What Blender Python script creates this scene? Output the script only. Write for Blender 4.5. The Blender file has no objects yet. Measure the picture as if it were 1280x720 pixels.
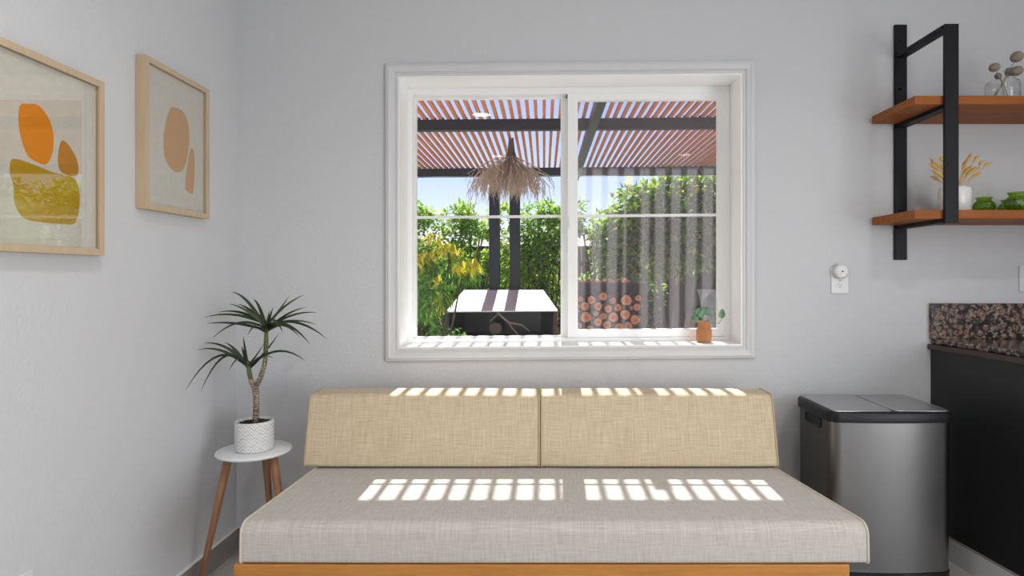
import bpy, bmesh, math, random
from mathutils import Vector, Matrix, noise
random.seed(7)
PI = math.pi
S = bpy.context.scene
COL = S.collection
F, CX, CY, H = 770.0, 680.0, 345.0, 1.22      # focal length (px of a 1280 wide frame), principal point, eye height
YW = 2.76                                     # inner face of the window wall
XL = -1.378                                   # left wall


def P(u, v, d):
    return Vector(((u - CX) * d / F, d, H + (CY - v) * d / F))


# ------------------------------------------------------------------ materials
def mat(name, color=(.8, .8, .8), rough=.5, metal=0., spec=.5, **kw):
    m = bpy.data.materials.new(name)
    m.use_nodes = True
    b = m.node_tree.nodes['Principled BSDF']
    b.inputs['Base Color'].default_value = (*color, 1)
    b.inputs['Roughness'].default_value = rough
    b.inputs['Metallic'].default_value = metal
    b.inputs['Specular IOR Level'].default_value = spec
    for k, v in kw.items():
        b.inputs[k.replace('_', ' ')].default_value = v
    return m


class N:
    """small node-building helper"""
    def __init__(self, m):
        self.m, self.t = m, m.node_tree
        self.b = self.t.nodes.get('Principled BSDF')

    def new(self, typ, **kw):
        n = self.t.nodes.new(typ)
        for k, v in kw.items():
            setattr(n, k, v)
        return n

    def link(self, a, b):
        self.t.links.new(a, b)

    def val(self, sock, x):
        if hasattr(x, 'links') or isinstance(x, bpy.types.NodeSocket):
            self.link(x, sock)
        else:
            sock.default_value = x

    def math(self, op, a, b=0.0, c=0.0):
        n = self.new('ShaderNodeMath', operation=op)
        self.val(n.inputs[0], a); self.val(n.inputs[1], b)
        self.val(n.inputs[2], c)
        return n.outputs[0]

    def coord(self, scale=(1, 1, 1), kind='Object', loc=(0, 0, 0)):
        t = self.new('ShaderNodeTexCoord')
        mp = self.new('ShaderNodeMapping')
        mp.inputs['Scale'].default_value = scale
        mp.inputs['Location'].default_value = loc
        self.link(t.outputs[kind], mp.inputs[0])
        return mp.outputs[0]

    def noise(self, vec, scale=5, detail=3, rough=.5, dist=0.):
        n = self.new('ShaderNodeTexNoise')
        self.link(vec, n.inputs['Vector'])
        n.inputs['Scale'].default_value = scale
        n.inputs['Detail'].default_value = detail
        n.inputs['Roughness'].default_value = rough
        n.inputs['Distortion'].default_value = dist
        return n.outputs['Fac']

    def ramp(self, fac, stops, interp='LINEAR'):
        n = self.new('ShaderNodeValToRGB')
        n.color_ramp.interpolation = interp
        e = n.color_ramp.elements
        while len(e) < len(stops):
            e.new(.5)
        for el, (p, c) in zip(e, stops):
            el.position = p
            el.color = (*c, 1) if len(c) == 3 else c
        self.val(n.inputs[0], fac)
        return n.outputs[0]

    def mix(self, fac, a, b, mode='MIX'):
        n = self.new('ShaderNodeMix', data_type='RGBA', blend_type=mode)
        self.val(n.inputs[0], fac)
        for s, x in ((n.inputs[6], a), (n.inputs[7], b)):
            if isinstance(x, tuple):
                s.default_value = (*x, 1)
            else:
                self.link(x, s)
        return n.outputs[2]

    def bump(self, h, strength=.2, dist=.01):
        n = self.new('ShaderNodeBump')
        n.inputs['Strength'].default_value = strength
        n.inputs['Distance'].default_value = dist
        self.link(h, n.inputs['Height'])
        self.link(n.outputs[0], self.b.inputs['Normal'])

    def color(self, c):
        self.link(c, self.b.inputs['Base Color'])


def m_wall(name, c):
    m = mat(name, c, .75, spec=.25)
    n = N(m)
    v = n.coord()
    h = n.noise(v, 85, 3, .55)
    n.bump(h, .35, .006)
    return m


def m_wood(name, c1, c2, axis='X', rough=.45, spec=.4, sc=1.0):
    m = mat(name, c1, rough, spec=spec)
    n = N(m)
    s = {'X': (2 * sc, 26 * sc, 26 * sc), 'Y': (26 * sc, 2 * sc, 26 * sc), 'Z': (26 * sc, 26 * sc, 2 * sc)}[axis]
    v = n.coord(s)
    f = n.noise(v, 2.2, 5, .6, .6)
    g = n.noise(v, 9, 2, .5)
    f2 = n.math('ADD', n.math('MULTIPLY', f, .75), n.math('MULTIPLY', g, .25))
    n.color(n.ramp(f2, [(.34, c2), (.64, c1)]))
    n.bump(f2, .08, .002)
    return m


def m_linen(name, c1, c2, c3):
    """slubby plain weave: threads along x, and threads across it that follow the cloth over the edge"""
    m = mat(name, c1, .95, spec=.1)
    n = N(m)
    t = n.new('ShaderNodeTexCoord')
    sx = n.new('ShaderNodeSeparateXYZ')
    n.link(t.outputs['Object'], sx.inputs[0])
    q = n.math('SUBTRACT', sx.outputs[1], sx.outputs[2])

    def threads(a, b, fa, fb):
        c = n.new('ShaderNodeCombineXYZ')
        n.link(n.math('MULTIPLY', a, fa), c.inputs[0])
        n.link(n.math('MULTIPLY', b, fb), c.inputs[1])
        return n.noise(c.outputs[0], 1.0, 2, .6)
    w = threads(sx.outputs[0], q, 520, 11)
    f = threads(sx.outputs[0], q, 11, 520)
    w2 = threads(sx.outputs[0], q, 150, 16)
    s = n.math('ADD', n.math('ADD', n.math('MULTIPLY', w, .4), n.math('MULTIPLY', f, .4)), n.math('MULTIPLY', w2, .2))
    n.color(n.ramp(s, [(.39, c2), (.5, c1), (.61, c3)]))
    n.bump(s, .25, .002)
    b = n.b
    b.inputs['Sheen Weight'].default_value = .15
    return m


def m_thin_glass(name, tint=(1, 1, 1), f0=.04, rough=0.0):
    m = bpy.data.materials.new(name)
    m.use_nodes = True
    n = N(m)
    n.t.nodes.remove(n.b)
    lw = n.new('ShaderNodeLayerWeight')
    p = n.math('POWER', lw.outputs['Facing'], 5.0)
    fac = n.math('MULTIPLY_ADD', p, 1 - f0, f0)
    tr = n.new('ShaderNodeBsdfTransparent'); tr.inputs[0].default_value = (*tint, 1)
    gl = n.new('ShaderNodeBsdfGlossy'); gl.inputs['Roughness'].default_value = rough
    mx = n.new('ShaderNodeMixShader')
    n.link(fac, mx.inputs[0]); n.link(tr.outputs[0], mx.inputs[1]); n.link(gl.outputs[0], mx.inputs[2])
    n.link(mx.outputs[0], n.t.nodes['Material Output'].inputs[0])
    return m


def m_leaf(name, stops, trans=.5, rough=.5):
    m = mat(name, stops[0][1], rough, spec=.3)
    n = N(m)
    g = n.new('ShaderNodeNewGeometry')
    c = n.ramp(g.outputs['Random Per Island'], stops)
    n.color(c)
    tl = n.new('ShaderNodeBsdfTranslucent')
    n.link(c, tl.inputs[0])
    mx = n.new('ShaderNodeMixShader')
    mx.inputs[0].default_value = trans
    n.link(n.b.outputs[0], mx.inputs[1]); n.link(tl.outputs[0], mx.inputs[2])
    n.link(mx.outputs[0], n.t.nodes['Material Output'].inputs[0])
    return m


M = {}
M['wall'] = m_wall('wall_paint', (.62, .628, .645))
M['ceil'] = m_wall('ceiling_paint', (.85, .85, .85))
M['trim'] = mat('white_trim_paint', (.66, .66, .67), .35)
M['vinyl'] = mat('white_vinyl', (.92, .925, .92), .35)
M['base'] = m_wood('taupe_baseboard', (.30, .27, .25), (.25, .225, .21), 'X', .5)
M['caulk'] = mat('white_caulk', (.85, .85, .85), .6)
M['base_white'] = mat('pale_baseboard', (.62, .62, .62), .45)
M['oak'] = m_wood('pale_frame_wood', (.57, .445, .30), (.51, .39, .255), 'Z', .5)
M['honey'] = m_wood('honey_wood', (.53, .24, .05), (.41, .165, .03), 'X', .35, .5)
M['board'] = m_wood('shelf_wood', (.34, .112, .024), (.23, .068, .013), 'X', .55, .22, .8)
M['legwood'] = m_wood('brown_leg_wood', (.38, .19, .10), (.31, .145, .07), 'Z', .4)
M['black'] = mat('black_steel', (.007, .007, .010), .5, spec=.22)
M['blackplastic'] = mat('black_plastic', (.010, .010, .012), .4, spec=.3)
M['white'] = mat('white_lacquer', (.80, .80, .81), .4)
M['plate'] = mat('white_plastic', (.72, .72, .72), .35)
M['slot'] = mat('dark_slot', (.04, .04, .04), .6)
M['linen'] = m_linen('tan_linen', (.60, .49, .335), (.49, .39, .255), (.69, .59, .43))
M['linen_seat'] = m_linen('grey_beige_linen', (.52, .485, .445), (.43, .395, .36), (.60, .57, .535))
M['pipe'] = mat('tan_piping', (.50, .40, .27), .9, spec=.1)
M['pipe_seat'] = mat('beige_piping', (.62, .54, .44), .9, spec=.1)
M['terracotta'] = mat('terracotta', (.44, .185, .07), .7)
M['whitegloss'] = mat('white_ceramic', (.80, .79, .77), .15)
M['glass'] = m_thin_glass('window_glass', f0=.022)
M['picglass'] = m_thin_glass('picture_glass', f0=.08)
M['jar'] = m_thin_glass('clear_jar_glass', (.97, .98, .98), .06)
M['vaseglass'] = m_thin_glass('clear_vase_glass', (.93, .95, .95), .08)
M['paper'] = mat('cream_paper', (.66, .63, .54), .85, spec=.1)
n = N(M['paper']); n.color(n.ramp(n.noise(n.coord((14, 14, 14)), 3, 5, .6), [(.35, (.63, .60, .51)), (.65, (.68, .655, .57))]))
M['orange'] = mat('orange_ink', (.80, .27, .012), .7, spec=.1)
M['amber'] = mat('amber_ink', (.55, .24, .03), .7, spec=.1)
M['mustard'] = mat('mustard_ink', (.50, .30, .015), .7, spec=.1)
M['tan'] = mat('tan_ink', (.60, .34, .14), .75, spec=.1)
M['soil'] = mat('dark_soil', (.018, .014, .011), .95)
M['straw'] = mat('dried_yellow_straw', (.72, .46, .12), .8)
M['thistle'] = mat('grey_brown_seedhead', (.30, .255, .20), .95)
M['stem'] = mat('pale_dry_stem', (.34, .28, .22), .8)
M['metal'] = mat('bright_metal', (.7, .7, .7), .3, 1.)
M['brass'] = mat('dull_brass', (.55, .42, .2), .4, 1.)
M['greenleaf'] = m_leaf('dracaena_leaf', [(0, (.022, .036, .016)), (.6, (.036, .055, .02)), (1, (.075, .09, .035))], .15, .4)
M['euca'] = m_leaf('eucalyptus_leaf', [(0, (.06, .16, .08)), (1, (.16, .30, .17))], .35, .5)
M['eaves'] = mat('eave_paint', (.5, .5, .5), .7)
M['pergdark'] = mat('dark_stained_timber', (.022, .033, .045), .35)
M['slat'] = m_wood('orange_stained_slat', (.74, .27, .095), (.58, .19, .065), 'Y', .6, .3, .5)
M['roofwhite'] = mat('white_sheet', (.82, .82, .84), .5)
M['shed'] = mat('dark_green_grey_panel', (.03, .036, .04), .3)
M['rackwood'] = mat('dark_rack_timber', (.035, .022, .018), .8)
M['redwood'] = mat('red_brown_post', (.12, .045, .03), .7)
M['ash'] = mat('dry_pale_grass', (.60, .49, .40), .85)
M['ash2'] = mat('grey_bark_stem', (.16, .13, .11), .9)
M['fence'] = m_wood('weathered_fence', (.045, .03, .022), (.028, .019, .014), 'Z', .8)
M['bark'] = m_wood('rough_bark', (.10, .065, .045), (.05, .032, .022), 'Y', .9)
M['trunk'] = m_wood('grey_trunk', (.16, .13, .10), (.09, .07, .05), 'Z', .9)
M['concrete'] = mat('pale_patio', (.50, .47, .44), .85)
n = N(M['concrete']); n.color(n.ramp(n.noise(n.coord(), 1.5, 6, .6), [(.3, (.55, .53, .50)), (.7, (.66, .64, .60))]))
M['floor'] = mat('floor_tile', (.52, .49, .46), .35)
n = N(M['floor']); n.color(n.ramp(n.noise(n.coord(), 2.5, 5, .6), [(.3, (.47, .44, .41)), (.7, (.56, .53, .50))]))
M['panel'] = mat('black_cabinet_panel', (.014, .0145, .016), .42)
n = N(M['panel']); v = n.coord((160, 160, 6)); n.bump(n.noise(v, 1.5, 3, .6), .12, .002)
M['browntrim'] = mat('dark_brown_trim', (.055, .03, .03), .45)
M['hedge'] = m_leaf('hedge_leaf', [(0, (.10, .26, .04)), (.5, (.25, .46, .065)), (.8, (.46, .62, .10)), (1, (.72, .68, .13))], .66)
M['tree'] = m_leaf('tree_leaf', [(0, (.05, .16, .02)), (.5, (.17, .36, .035)), (.78, (.42, .56, .06)), (1, (.80, .72, .08))], .62)
M['shrub'] = m_leaf('shrub_leaf', [(0, (.08, .22, .05)), (.5, (.17, .40, .08)), (1, (.34, .55, .10))], .55)
M['shruby'] = m_leaf('shrub_young_leaf', [(0, (.50, .58, .07)), (.7, (.80, .74, .10)), (1, (.72, .48, .12))], .55)

# linen trunk of the dracaena
M['dtrunk'] = mat('ringed_trunk', (.30, .24, .17), .9)
n = N(M['dtrunk']); vv = n.coord((90, 90, 190)); n.color(n.ramp(n.noise(vv, 1.3, 2, .5), [(.42, (.10, .075, .05)), (.58, (.40, .33, .25))]))
M['dgreen'] = mat('green_stem', (.10, .12, .04), .6)


def m_steel():
    m = mat('brushed_steel', (.185, .182, .18), .33, 1.)
    n = N(m)
    v = n.coord((3, 3, 300))
    f = n.noise(v, 1.2, 3, .6)
    n.bump(f, .04, .001)
    r = n.math('MULTIPLY_ADD', f, .14, .25)
    n.link(r, n.b.inputs['Roughness'])
    return m


M['steel'] = m_steel()
M['can_dim_side'] = mat('steel_dim_reflection', (.085, .083, .08), .45, .3)  # steel with its dim left-side reflection put into the base colour
M['lidsteel'] = mat('satin_lid_steel', (.52, .52, .52), .36, 1.)


def m_granite():
    m = mat('speckled_granite', (.3, .2, .15), .12)
    n = N(m)
    v = n.coord()
    d = n.new('ShaderNodeTexNoise'); n.link(v, d.inputs['Vector']); d.inputs['Scale'].default_value = 22
    wob = n.new('ShaderNodeVectorMath', operation='MULTIPLY_ADD')
    n.link(d.outputs['Color'], wob.inputs[0]); wob.inputs[1].default_value = (.018,) * 3; n.link(v, wob.inputs[2])
    vo = n.new('ShaderNodeTexVoronoi'); n.link(wob.outputs[0], vo.inputs['Vector']); vo.inputs['Scale'].default_value = 42
    blobs = n.ramp(vo.outputs['Distance'], [(.0, (.15, .08, .05)), (.28, (.28, .165, .11)), (.42, (.25, .155, .115)), (.54, (.05, .04, .035)), (.8, (.012, .012, .014))])
    sp = n.noise(v, 110, 2, .6)
    dark = n.ramp(sp, [(.40, (1, 1, 1)), (.47, (0, 0, 0))])
    c = n.mix(n.math('MULTIPLY', dark, .85), blobs, (.014, .013, .015))
    sp2 = n.noise(n.coord(loc=(3, 1, 2)), 75, 2, .5)
    grey = n.ramp(sp2, [(.60, (0, 0, 0)), (.66, (1, 1, 1))])
    c = n.mix(n.math('MULTIPLY', grey, .75), c, (.40, .36, .33))
    n.color(c)
    return m


M['granite'] = m_granite()


def m_zigzag():
    m = mat('whitewashed_zigzag', (.75, .75, .75), .8)
    n = N(m)
    t = n.new('ShaderNodeTexCoord')
    s = n.new('ShaderNodeSeparateXYZ')
    n.link(t.outputs['Object'], s.inputs[0])
    th = n.math('ARCTAN2', s.outputs[1], s.outputs[0])
    tri = n.math('ABSOLUTE', n.math('SUBTRACT', n.math('FRACT', n.math('MULTIPLY', th, 22 / (2 * PI))), .5))
    z = n.math('MULTIPLY_ADD', tri, .034, s.outputs[2])
    st = n.math('FRACT', n.math('DIVIDE', z, .0145))
    line = n.math('LESS_THAN', st, .30)
    wear = n.ramp(n.noise(n.coord((60, 60, 60)), 1, 3, .6), [(.35, (.25, .25, .25)), (.65, (1, 1, 1))])
    k = n.math('MULTIPLY', line, wear)
    n.color(n.mix(k, (.76, .755, .75), (.30, .30, .30)))
    return m


M['zigzag'] = m_zigzag()


def m_logend():
    m = mat('cut_log_end', (.55, .25, .12), .85)
    n = N(m)
    v = n.coord()
    r = n.new('ShaderNodeVectorMath', operation='LENGTH')
    t = n.new('ShaderNodeTexCoord'); s = n.new('ShaderNodeSeparateXYZ'); n.link(t.outputs['Object'], s.inputs[0])
    c = n.new('ShaderNodeCombineXYZ'); n.link(s.outputs[0], c.inputs[0]); n.link(s.outputs[2], c.inputs[1])
    n.link(c.outputs[0], r.inputs[0])
    rr = n.math('ADD', r.outputs['Value'], n.math('MULTIPLY', n.noise(v, 18, 3, .6), .03))
    ring = n.math('SINE', n.math('MULTIPLY', rr, 420))
    base = n.ramp(n.math('MULTIPLY', rr, 11), [(.2, (.40, .11, .04)), (.5, (.64, .24, .09)), (.95, (.70, .31, .13))])
    n.color(n.mix(n.math('MULTIPLY_ADD', ring, .1, .1), base, (.30, .12, .05)))
    return m


M['logend'] = m_logend()


def m_screen():
    m = bpy.data.materials.new('insect_screen_mesh')
    m.use_nodes = True
    n = N(m)
    n.t.nodes.remove(n.b)
    tr = n.new('ShaderNodeBsdfTransparent')
    tl = n.new('ShaderNodeBsdfTranslucent'); tl.inputs[0].default_value = (.85, .80, .86, 1)
    df = n.new('ShaderNodeBsdfDiffuse'); df.inputs[0].default_value = (.03, .03, .035, 1)
    m1 = n.new('ShaderNodeMixShader'); m1.inputs[0].default_value = .6
    n.link(df.outputs[0], m1.inputs[1]); n.link(tl.outputs[0], m1.inputs[2])
    m2 = n.new('ShaderNodeMixShader'); m2.inputs[0].default_value = .08
    n.link(tr.outputs[0], m2.inputs[1]); n.link(m1.outputs[0], m2.inputs[2])
    n.link(m2.outputs[0], n.t.nodes['Material Output'].inputs[0])
    return m


M['screen'] = m_screen()
gg = bpy.data.materials.new('green_pressed_glass'); gg.use_nodes = True
b = gg.node_tree.nodes['Principled BSDF']
b.inputs['Base Color'].default_value = (.16, .36, .035, 1); b.inputs['Roughness'].default_value = .08
b.inputs['Transmission Weight'].default_value = .85; b.inputs['IOR'].default_value = 1.35
M['greenglass'] = m_thin_glass('green_votive_glass', (.64, .78, .31), .07)


# ------------------------------------------------------------------ mesh builder
class MB:
    def __init__(self):
        self.v, self.f, self.mi, self.sm = [], [], [], []

    def add(self, vs, fs, mi=0, smooth=False):
        o = len(self.v)
        self.v += [tuple(x) for x in vs]
        for f in fs:
            self.f.append([i + o for i in f]); self.mi.append(mi); self.sm.append(smooth)
        return self

    def box(self, x0, x1, y0, y1, z0, z1, mi=0):
        vs = [(x, y, z) for z in (z0, z1) for y in (y0, y1) for x in (x0, x1)]
        return self.add(vs, [(0, 2, 3, 1), (4, 5, 7, 6), (0, 1, 5, 4), (2, 6, 7, 3), (0, 4, 6, 2), (1, 3, 7, 5)], mi)

    def hexa(self, vs, mi=0):
        """8 corners in box() order"""
        return self.add(vs, [(0, 2, 3, 1), (4, 5, 7, 6), (0, 1, 5, 4), (2, 6, 7, 3), (0, 4, 6, 2), (1, 3, 7, 5)], mi)

    def ring(self, x0, x1, z0, z1, w, y0, y1, mi=0, ws=None):
        """rectangular frame in the xz plane, ws = widths left,right,bottom,top"""
        l, r, b, t = ws or (w,) * 4
        o = [(x0, z0), (x1, z0), (x1, z1), (x0, z1)]
        i = [(x0 + l, z0 + b), (x1 - r, z0 + b), (x1 - r, z1 - t), (x0 + l, z1 - t)]
        vs = [(x, y, z) for y in (y0, y1) for (x, z) in o + i]
        fs = []
        for k in range(4):
            j = (k + 1) % 4
            fs += [(k, j, 4 + j, 4 + k), (8 + k, 12 + k, 12 + j, 8 + j), (k, 8 + k, 8 + j, j), (4 + k, 4 + j, 12 + j, 12 + k)]
        return self.add(vs, fs, mi)

    def lathe(self, prof, c=(0, 0, 0), n=32, mi=0, smooth=True, rib=0, ribn=0):
        """prof: list of (r, z)"""
        vs = []
        for r, z in prof:
            for k in range(n):
                a = 2 * PI * k / n
                rr = r * (1 + rib * math.cos(a * ribn)) if r > 1e-4 else r
                vs.append((c[0] + rr * math.cos(a), c[1] + rr * math.sin(a), c[2] + z))
        fs = []
        for i in range(len(prof) - 1):
            for k in range(n):
                j = (k + 1) % n
                fs.append((i * n + k, i * n + j, (i + 1) * n + j, (i + 1) * n + k))
        self.add(vs, fs, mi, smooth)
        return self

    def tube(self, pts, r, n=8, closed=False, mi=0, caps=True):
        pts = [Vector(p) for p in pts]
        m = len(pts)
        rs = r if isinstance(r, (list, tuple)) else [r] * m
        vs, up = [], None
        for i, p in enumerate(pts):
            a = pts[i - 1] if (i > 0 or closed) else p
            b = pts[(i + 1) % m] if (i < m - 1 or closed) else p
            t = (b - a).normalized()
            if up is None:
                up = Vector((0, 0, 1)) if abs(t.z) < .9 else Vector((1, 0, 0))
            s = t.cross(up)
            s = s.normalized() if s.length > 1e-6 else t.orthogonal().normalized()
            up = s.cross(t).normalized()
            for k in range(n):
                ang = 2 * PI * k / n
                vs.append(p + (s * math.cos(ang) + up * math.sin(ang)) * rs[i])
        fs = []
        for i in range(m if closed else m - 1):
            i2 = (i + 1) % m
            for k in range(n):
                j = (k + 1) % n
                fs.append((i * n + k, i * n + j, i2 * n + j, i2 * n + k))
        if not closed and caps:
            fs.append(tuple(range(n))); fs.append(tuple((m - 1) * n + k for k in range(n)))
        return self.add(vs, fs, mi, True)

    def prism(self, A, B, mi=0, smooth=False, caps=True):
        """joins two outlines of equal length"""
        n = len(A)
        fs = [(k, (k + 1) % n, n + (k + 1) % n, n + k) for k in range(n)]
        if caps:
            fs += [tuple(range(n)), tuple(range(n, 2 * n))]
        return self.add(list(A) + list(B), fs, mi, smooth)

    def ellipsoid(self, c, rx, ry, rz, rot=None, n=16, m=10, mi=0, jitter=0):
        vs = []
        for i in range(m + 1):
            ph = PI * i / m
            for k in range(n):
                a = 2 * PI * k / n
                p = Vector((rx * math.sin(ph) * math.cos(a), ry * math.sin(ph) * math.sin(a), rz * math.cos(ph)))
                if jitter:
                    p *= 1 + random.uniform(-jitter, jitter)
                if rot:
                    p = rot @ p
                vs.append(p + Vector(c))
        fs = [(i * n + k, i * n + (k + 1) % n, (i + 1) * n + (k + 1) % n, (i + 1) * n + k) for i in range(m) for k in range(n)]
        return self.add(vs, fs, mi, True)

    def build(self, name, mats, parent=None, origin=None, bevel=0, seg=2, shear=None, weld=True):
        if not isinstance(mats, (list, tuple)):
            mats = [mats]
        me = bpy.data.meshes.new(name)
        vs = self.v
        if shear:
            k, xc = shear
            vs = [(x, y, z + k * (x - xc)) for x, y, z in vs]
        o3 = Vector(origin) if origin is not None else Vector((0, 0, 0))
        if origin is not None:
            vs = [(x - o3.x, y - o3.y, z - o3.z) for x, y, z in vs]
        me.from_pydata(vs, [], self.f)
        me.polygons.foreach_set('material_index', self.mi)
        me.polygons.foreach_set('use_smooth', self.sm)
        for m in mats:
            me.materials.append(M[m] if isinstance(m, str) else m)
        bm = bmesh.new(); bm.from_mesh(me)
        if weld:
            bmesh.ops.remove_doubles(bm, verts=bm.verts, dist=1e-6)
            bmesh.ops.dissolve_degenerate(bm, edges=bm.edges, dist=1e-6)
            bmesh.ops.recalc_face_normals(bm, faces=bm.faces)
        if bevel:
            es = [e for e in bm.edges if len(e.link_faces) == 2 and e.calc_face_angle(0) > .5]
            bmesh.ops.bevel(bm, geom=es, offset=bevel, segments=seg, affect='EDGES', profile=.5, clamp_overlap=True)
        bm.to_mesh(me); bm.free()
        ob = bpy.data.objects.new(name, me)
        COL.objects.link(ob)
        if parent is not None:
            ob.parent = parent
            ob.location = o3 - world_loc(parent)
        else:
            ob.location = o3
        return ob


def world_loc(o):
    p = Vector(o.location)
    while o.parent:
        o = o.parent
        p += Vector(o.location)
    return p


def tag(o, label=None, cat=None, group=None, kind=None):
    if label: o['label'] = label
    if cat: o['category'] = cat
    if group: o['group'] = group
    if kind: o['kind'] = kind
    return o


def thing(name, loc, label, cat, group=None):
    o = bpy.data.objects.new(name, None)
    o.empty_display_size = .05
    COL.objects.link(o)
    o.location = loc
    return tag(o, label, cat, group)


def struct(o):
    o['kind'] = 'structure'
    return o


# ------------------------------------------------------------------ room shell
XR, YR, ZC = 3.1, -3.0, 2.52
struct(MB().box(XL - .15, XR + .15, YR - .15, YW + .24, -.12, 0).build('floor', 'floor'))
struct(MB().box(XL - .15, XR + .15, YR - .15, YW + .24, ZC, ZC + .12).build('ceiling', 'ceil'))
struct(MB().box(XL - .15, XL, YR - .15, YW + .24, 0, ZC).build('wall_left', 'wall'))
struct(MB().box(XL, XR, YR - .15, YR, 0, ZC).build('wall_rear', 'wall'))
# right wall with a wide unseen opening, added to let fill light into the room
mb = MB()
DY0, DY1, DZ1 = -2.7, .5, 2.15
mb.box(XR, XR + .15, YR - .15, DY0, 0, ZC); mb.box(XR, XR + .15, DY1, YW + .24, 0, ZC); mb.box(XR, XR + .15, DY0, DY1, DZ1, ZC)
struct(mb.build('wall_right', 'wall'))
dr = struct(bpy.data.objects.new('added_door_1', None)); COL.objects.link(dr)  # added door, out of view, giving the fill light a place to enter


def yz_ring(mb, y0, y1, z0, z1, w, x0, x1):
    o = [(y0, z0), (y1, z0), (y1, z1), (y0, z1)]; i = [(y0 + w, z0 + w), (y1 - w, z0 + w), (y1 - w, z1 - w), (y0 + w, z1 - w)]
    vs = [(x, y, z) for x in (x0, x1) for (y, z) in o + i]
    fs = []
    for k in range(4):
        j = (k + 1) % 4
        fs += [(k, j, 4 + j, 4 + k), (8 + k, 12 + k, 12 + j, 8 + j), (k, 8 + k, 8 + j, j), (4 + k, 4 + j, 12 + j, 12 + k)]
    mb.add(vs, fs)


ym = (DY0 + DY1) / 2
mb = MB(); yz_ring(mb, DY0, DY1, 0, DZ1, .06, XR + .04, XR + .13); mb.build('added_door_frame', 'vinyl', dr)
for (y0, y1, x0) in ((DY0 + .06, ym + .03, XR + .05), (ym - .03, DY1 - .06, XR + .085)):
    mb = MB(); yz_ring(mb, y0, y1, .06, DZ1 - .06, .06, x0, x0 + .03); q = mb.build('added_door_sash', 'vinyl', dr)
    MB().box(x0 + .012, x0 + .018, y0 + .06, y1 - .06, .12, DZ1 - .12).build('pane', 'glass', q)

# window wall with the opening
SH = (.0088, .117)
OX0, OX1, OZ0, OZ1 = -.649, .884, .904, 2.117
YO = YW + .24
sh = lambda x, z: z + SH[0] * (x - SH[1])
mb = MB()
mb.box(XL, OX0, YW, YO, 0, ZC); mb.box(OX1, XR, YW, YO, 0, ZC)
mb.hexa([(OX0, YW, 0), (OX1, YW, 0), (OX0, YO, 0), (OX1, YO, 0), (OX0, YW, sh(OX0, OZ0)), (OX1, YW, sh(OX1, OZ0)), (OX0, YO, sh(OX0, OZ0)), (OX1, YO, sh(OX1, OZ0))])
mb.hexa([(OX0, YW, sh(OX0, OZ1)), (OX1, YW, sh(OX1, OZ1)), (OX0, YO, sh(OX0, OZ1)), (OX1, YO, sh(OX1, OZ1)), (OX0, YW, ZC), (OX1, YW, ZC), (OX0, YO, ZC), (OX1, YO, ZC)])
struct(mb.build('wall_back', 'wall', weld=False))

# window
YF = 2.905
win = struct(bpy.data.objects.new('window_1', None)); COL.objects.link(win)
# reveal lining + outer frame
mb = MB()
t = .006
mb.ring(OX0, OX1, OZ0, OZ1, t, YW - .012, YF + .09)
mb.build('window_reveal', 'vinyl', win, shear=SH)
mb = MB()
mb.ring(OX0 + t, OX1 - t, OZ0 + t, OZ1 - t, .024, YF, YF + .088, ws=(.022, .026, .018, .03))
mb.build('window_frame', 'vinyl', win, shear=SH, bevel=.002)
# fixed left light
mb = MB()
mb.ring(-.625, .118, .924, 2.092, .014, YF + .040, YF + .075, ws=(.013, .036, .010, .018))
mb.ring(-.614, .084, .932, 2.077, .004, YF + .036, YF + .062)
lt = mb.build('fixed_sash', 'vinyl', win, shear=SH, bevel=.0015)
MB().box(-.612, .084, YF + .052, YF + .058, .932, 2.076).build('pane', 'glass', lt, shear=SH)
# sliding right sash
mb = MB()
mb.ring(.112, .853, .929, 2.089, .04, YF + .003, YF + .036, ws=(.046, .032, .036, .040))
mb.ring(.156, .823, .963, 2.051, .004, YF + .008, YF + .03)
rs = mb.build('sliding_sash', 'vinyl', win, shear=SH, bevel=.0025)
MB().box(.158, .821, YF + .017, YF + .023, .965, 2.049).build('pane', 'glass', rs, shear=SH)
mb = MB(); mb.box(.116, .128, YF - .008, YF + .004, 1.44, 1.50); mb.box(.117, .127, YF - .018, YF - .006, 1.45, 1.475)
mb.build('sash_latch', 'vinyl', rs, bevel=.002)
mb = MB(); mb.box(.105, .109, YF + .015, YF + .034, 2.066, 2.078); mb.build('sash_roller', 'slot', rs)
# insect screen outside the sliding sash, its cross bar reaching over both lights
mb = MB(); mb.ring(.085, .868, .92, 2.098, .012, YO - .008, YO + .002)
sf = mb.build('screen_frame', 'vinyl', win, shear=SH)
mb = MB(); mb.box(.097, .856, YO - .0035, YO - .0025, .932, 2.086)
mb.build('screen_mesh', 'screen', sf, shear=SH)
MB().box(-.62, .868, 2.967, 2.975, 1.502, 1.515).build('screen_bar', 'vinyl', win, shear=SH)
# casing: stepped profile mitred round the opening
mb = MB()
prof = [(0, 0), (0, .012), (.008, .014), (.011, .010), (.016, .010), (.020, .016), (.034, .019), (.040, .022), (.046, .022), (.049, .018), (.054, .018), (.057, .014), (.058, 0)]
rect = lambda o: [(OX0 - o, OZ0 - o), (OX1 + o, OZ0 - o), (OX1 + o, OZ1 + o), (OX0 - o, OZ1 + o)]
vs = []
for o, h in prof:
    vs += [(x, YW - h, z) for x, z in rect(o)]
fs = []
for i in range(len(prof) - 1):
    for k in range(4):
        fs.append((i * 4 + k, i * 4 + (k + 1) % 4, (i + 1) * 4 + (k + 1) % 4, (i + 1) * 4 + k))
mb.add(vs, fs)
mb.build('window_casing', 'trim', win, shear=SH)

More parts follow.
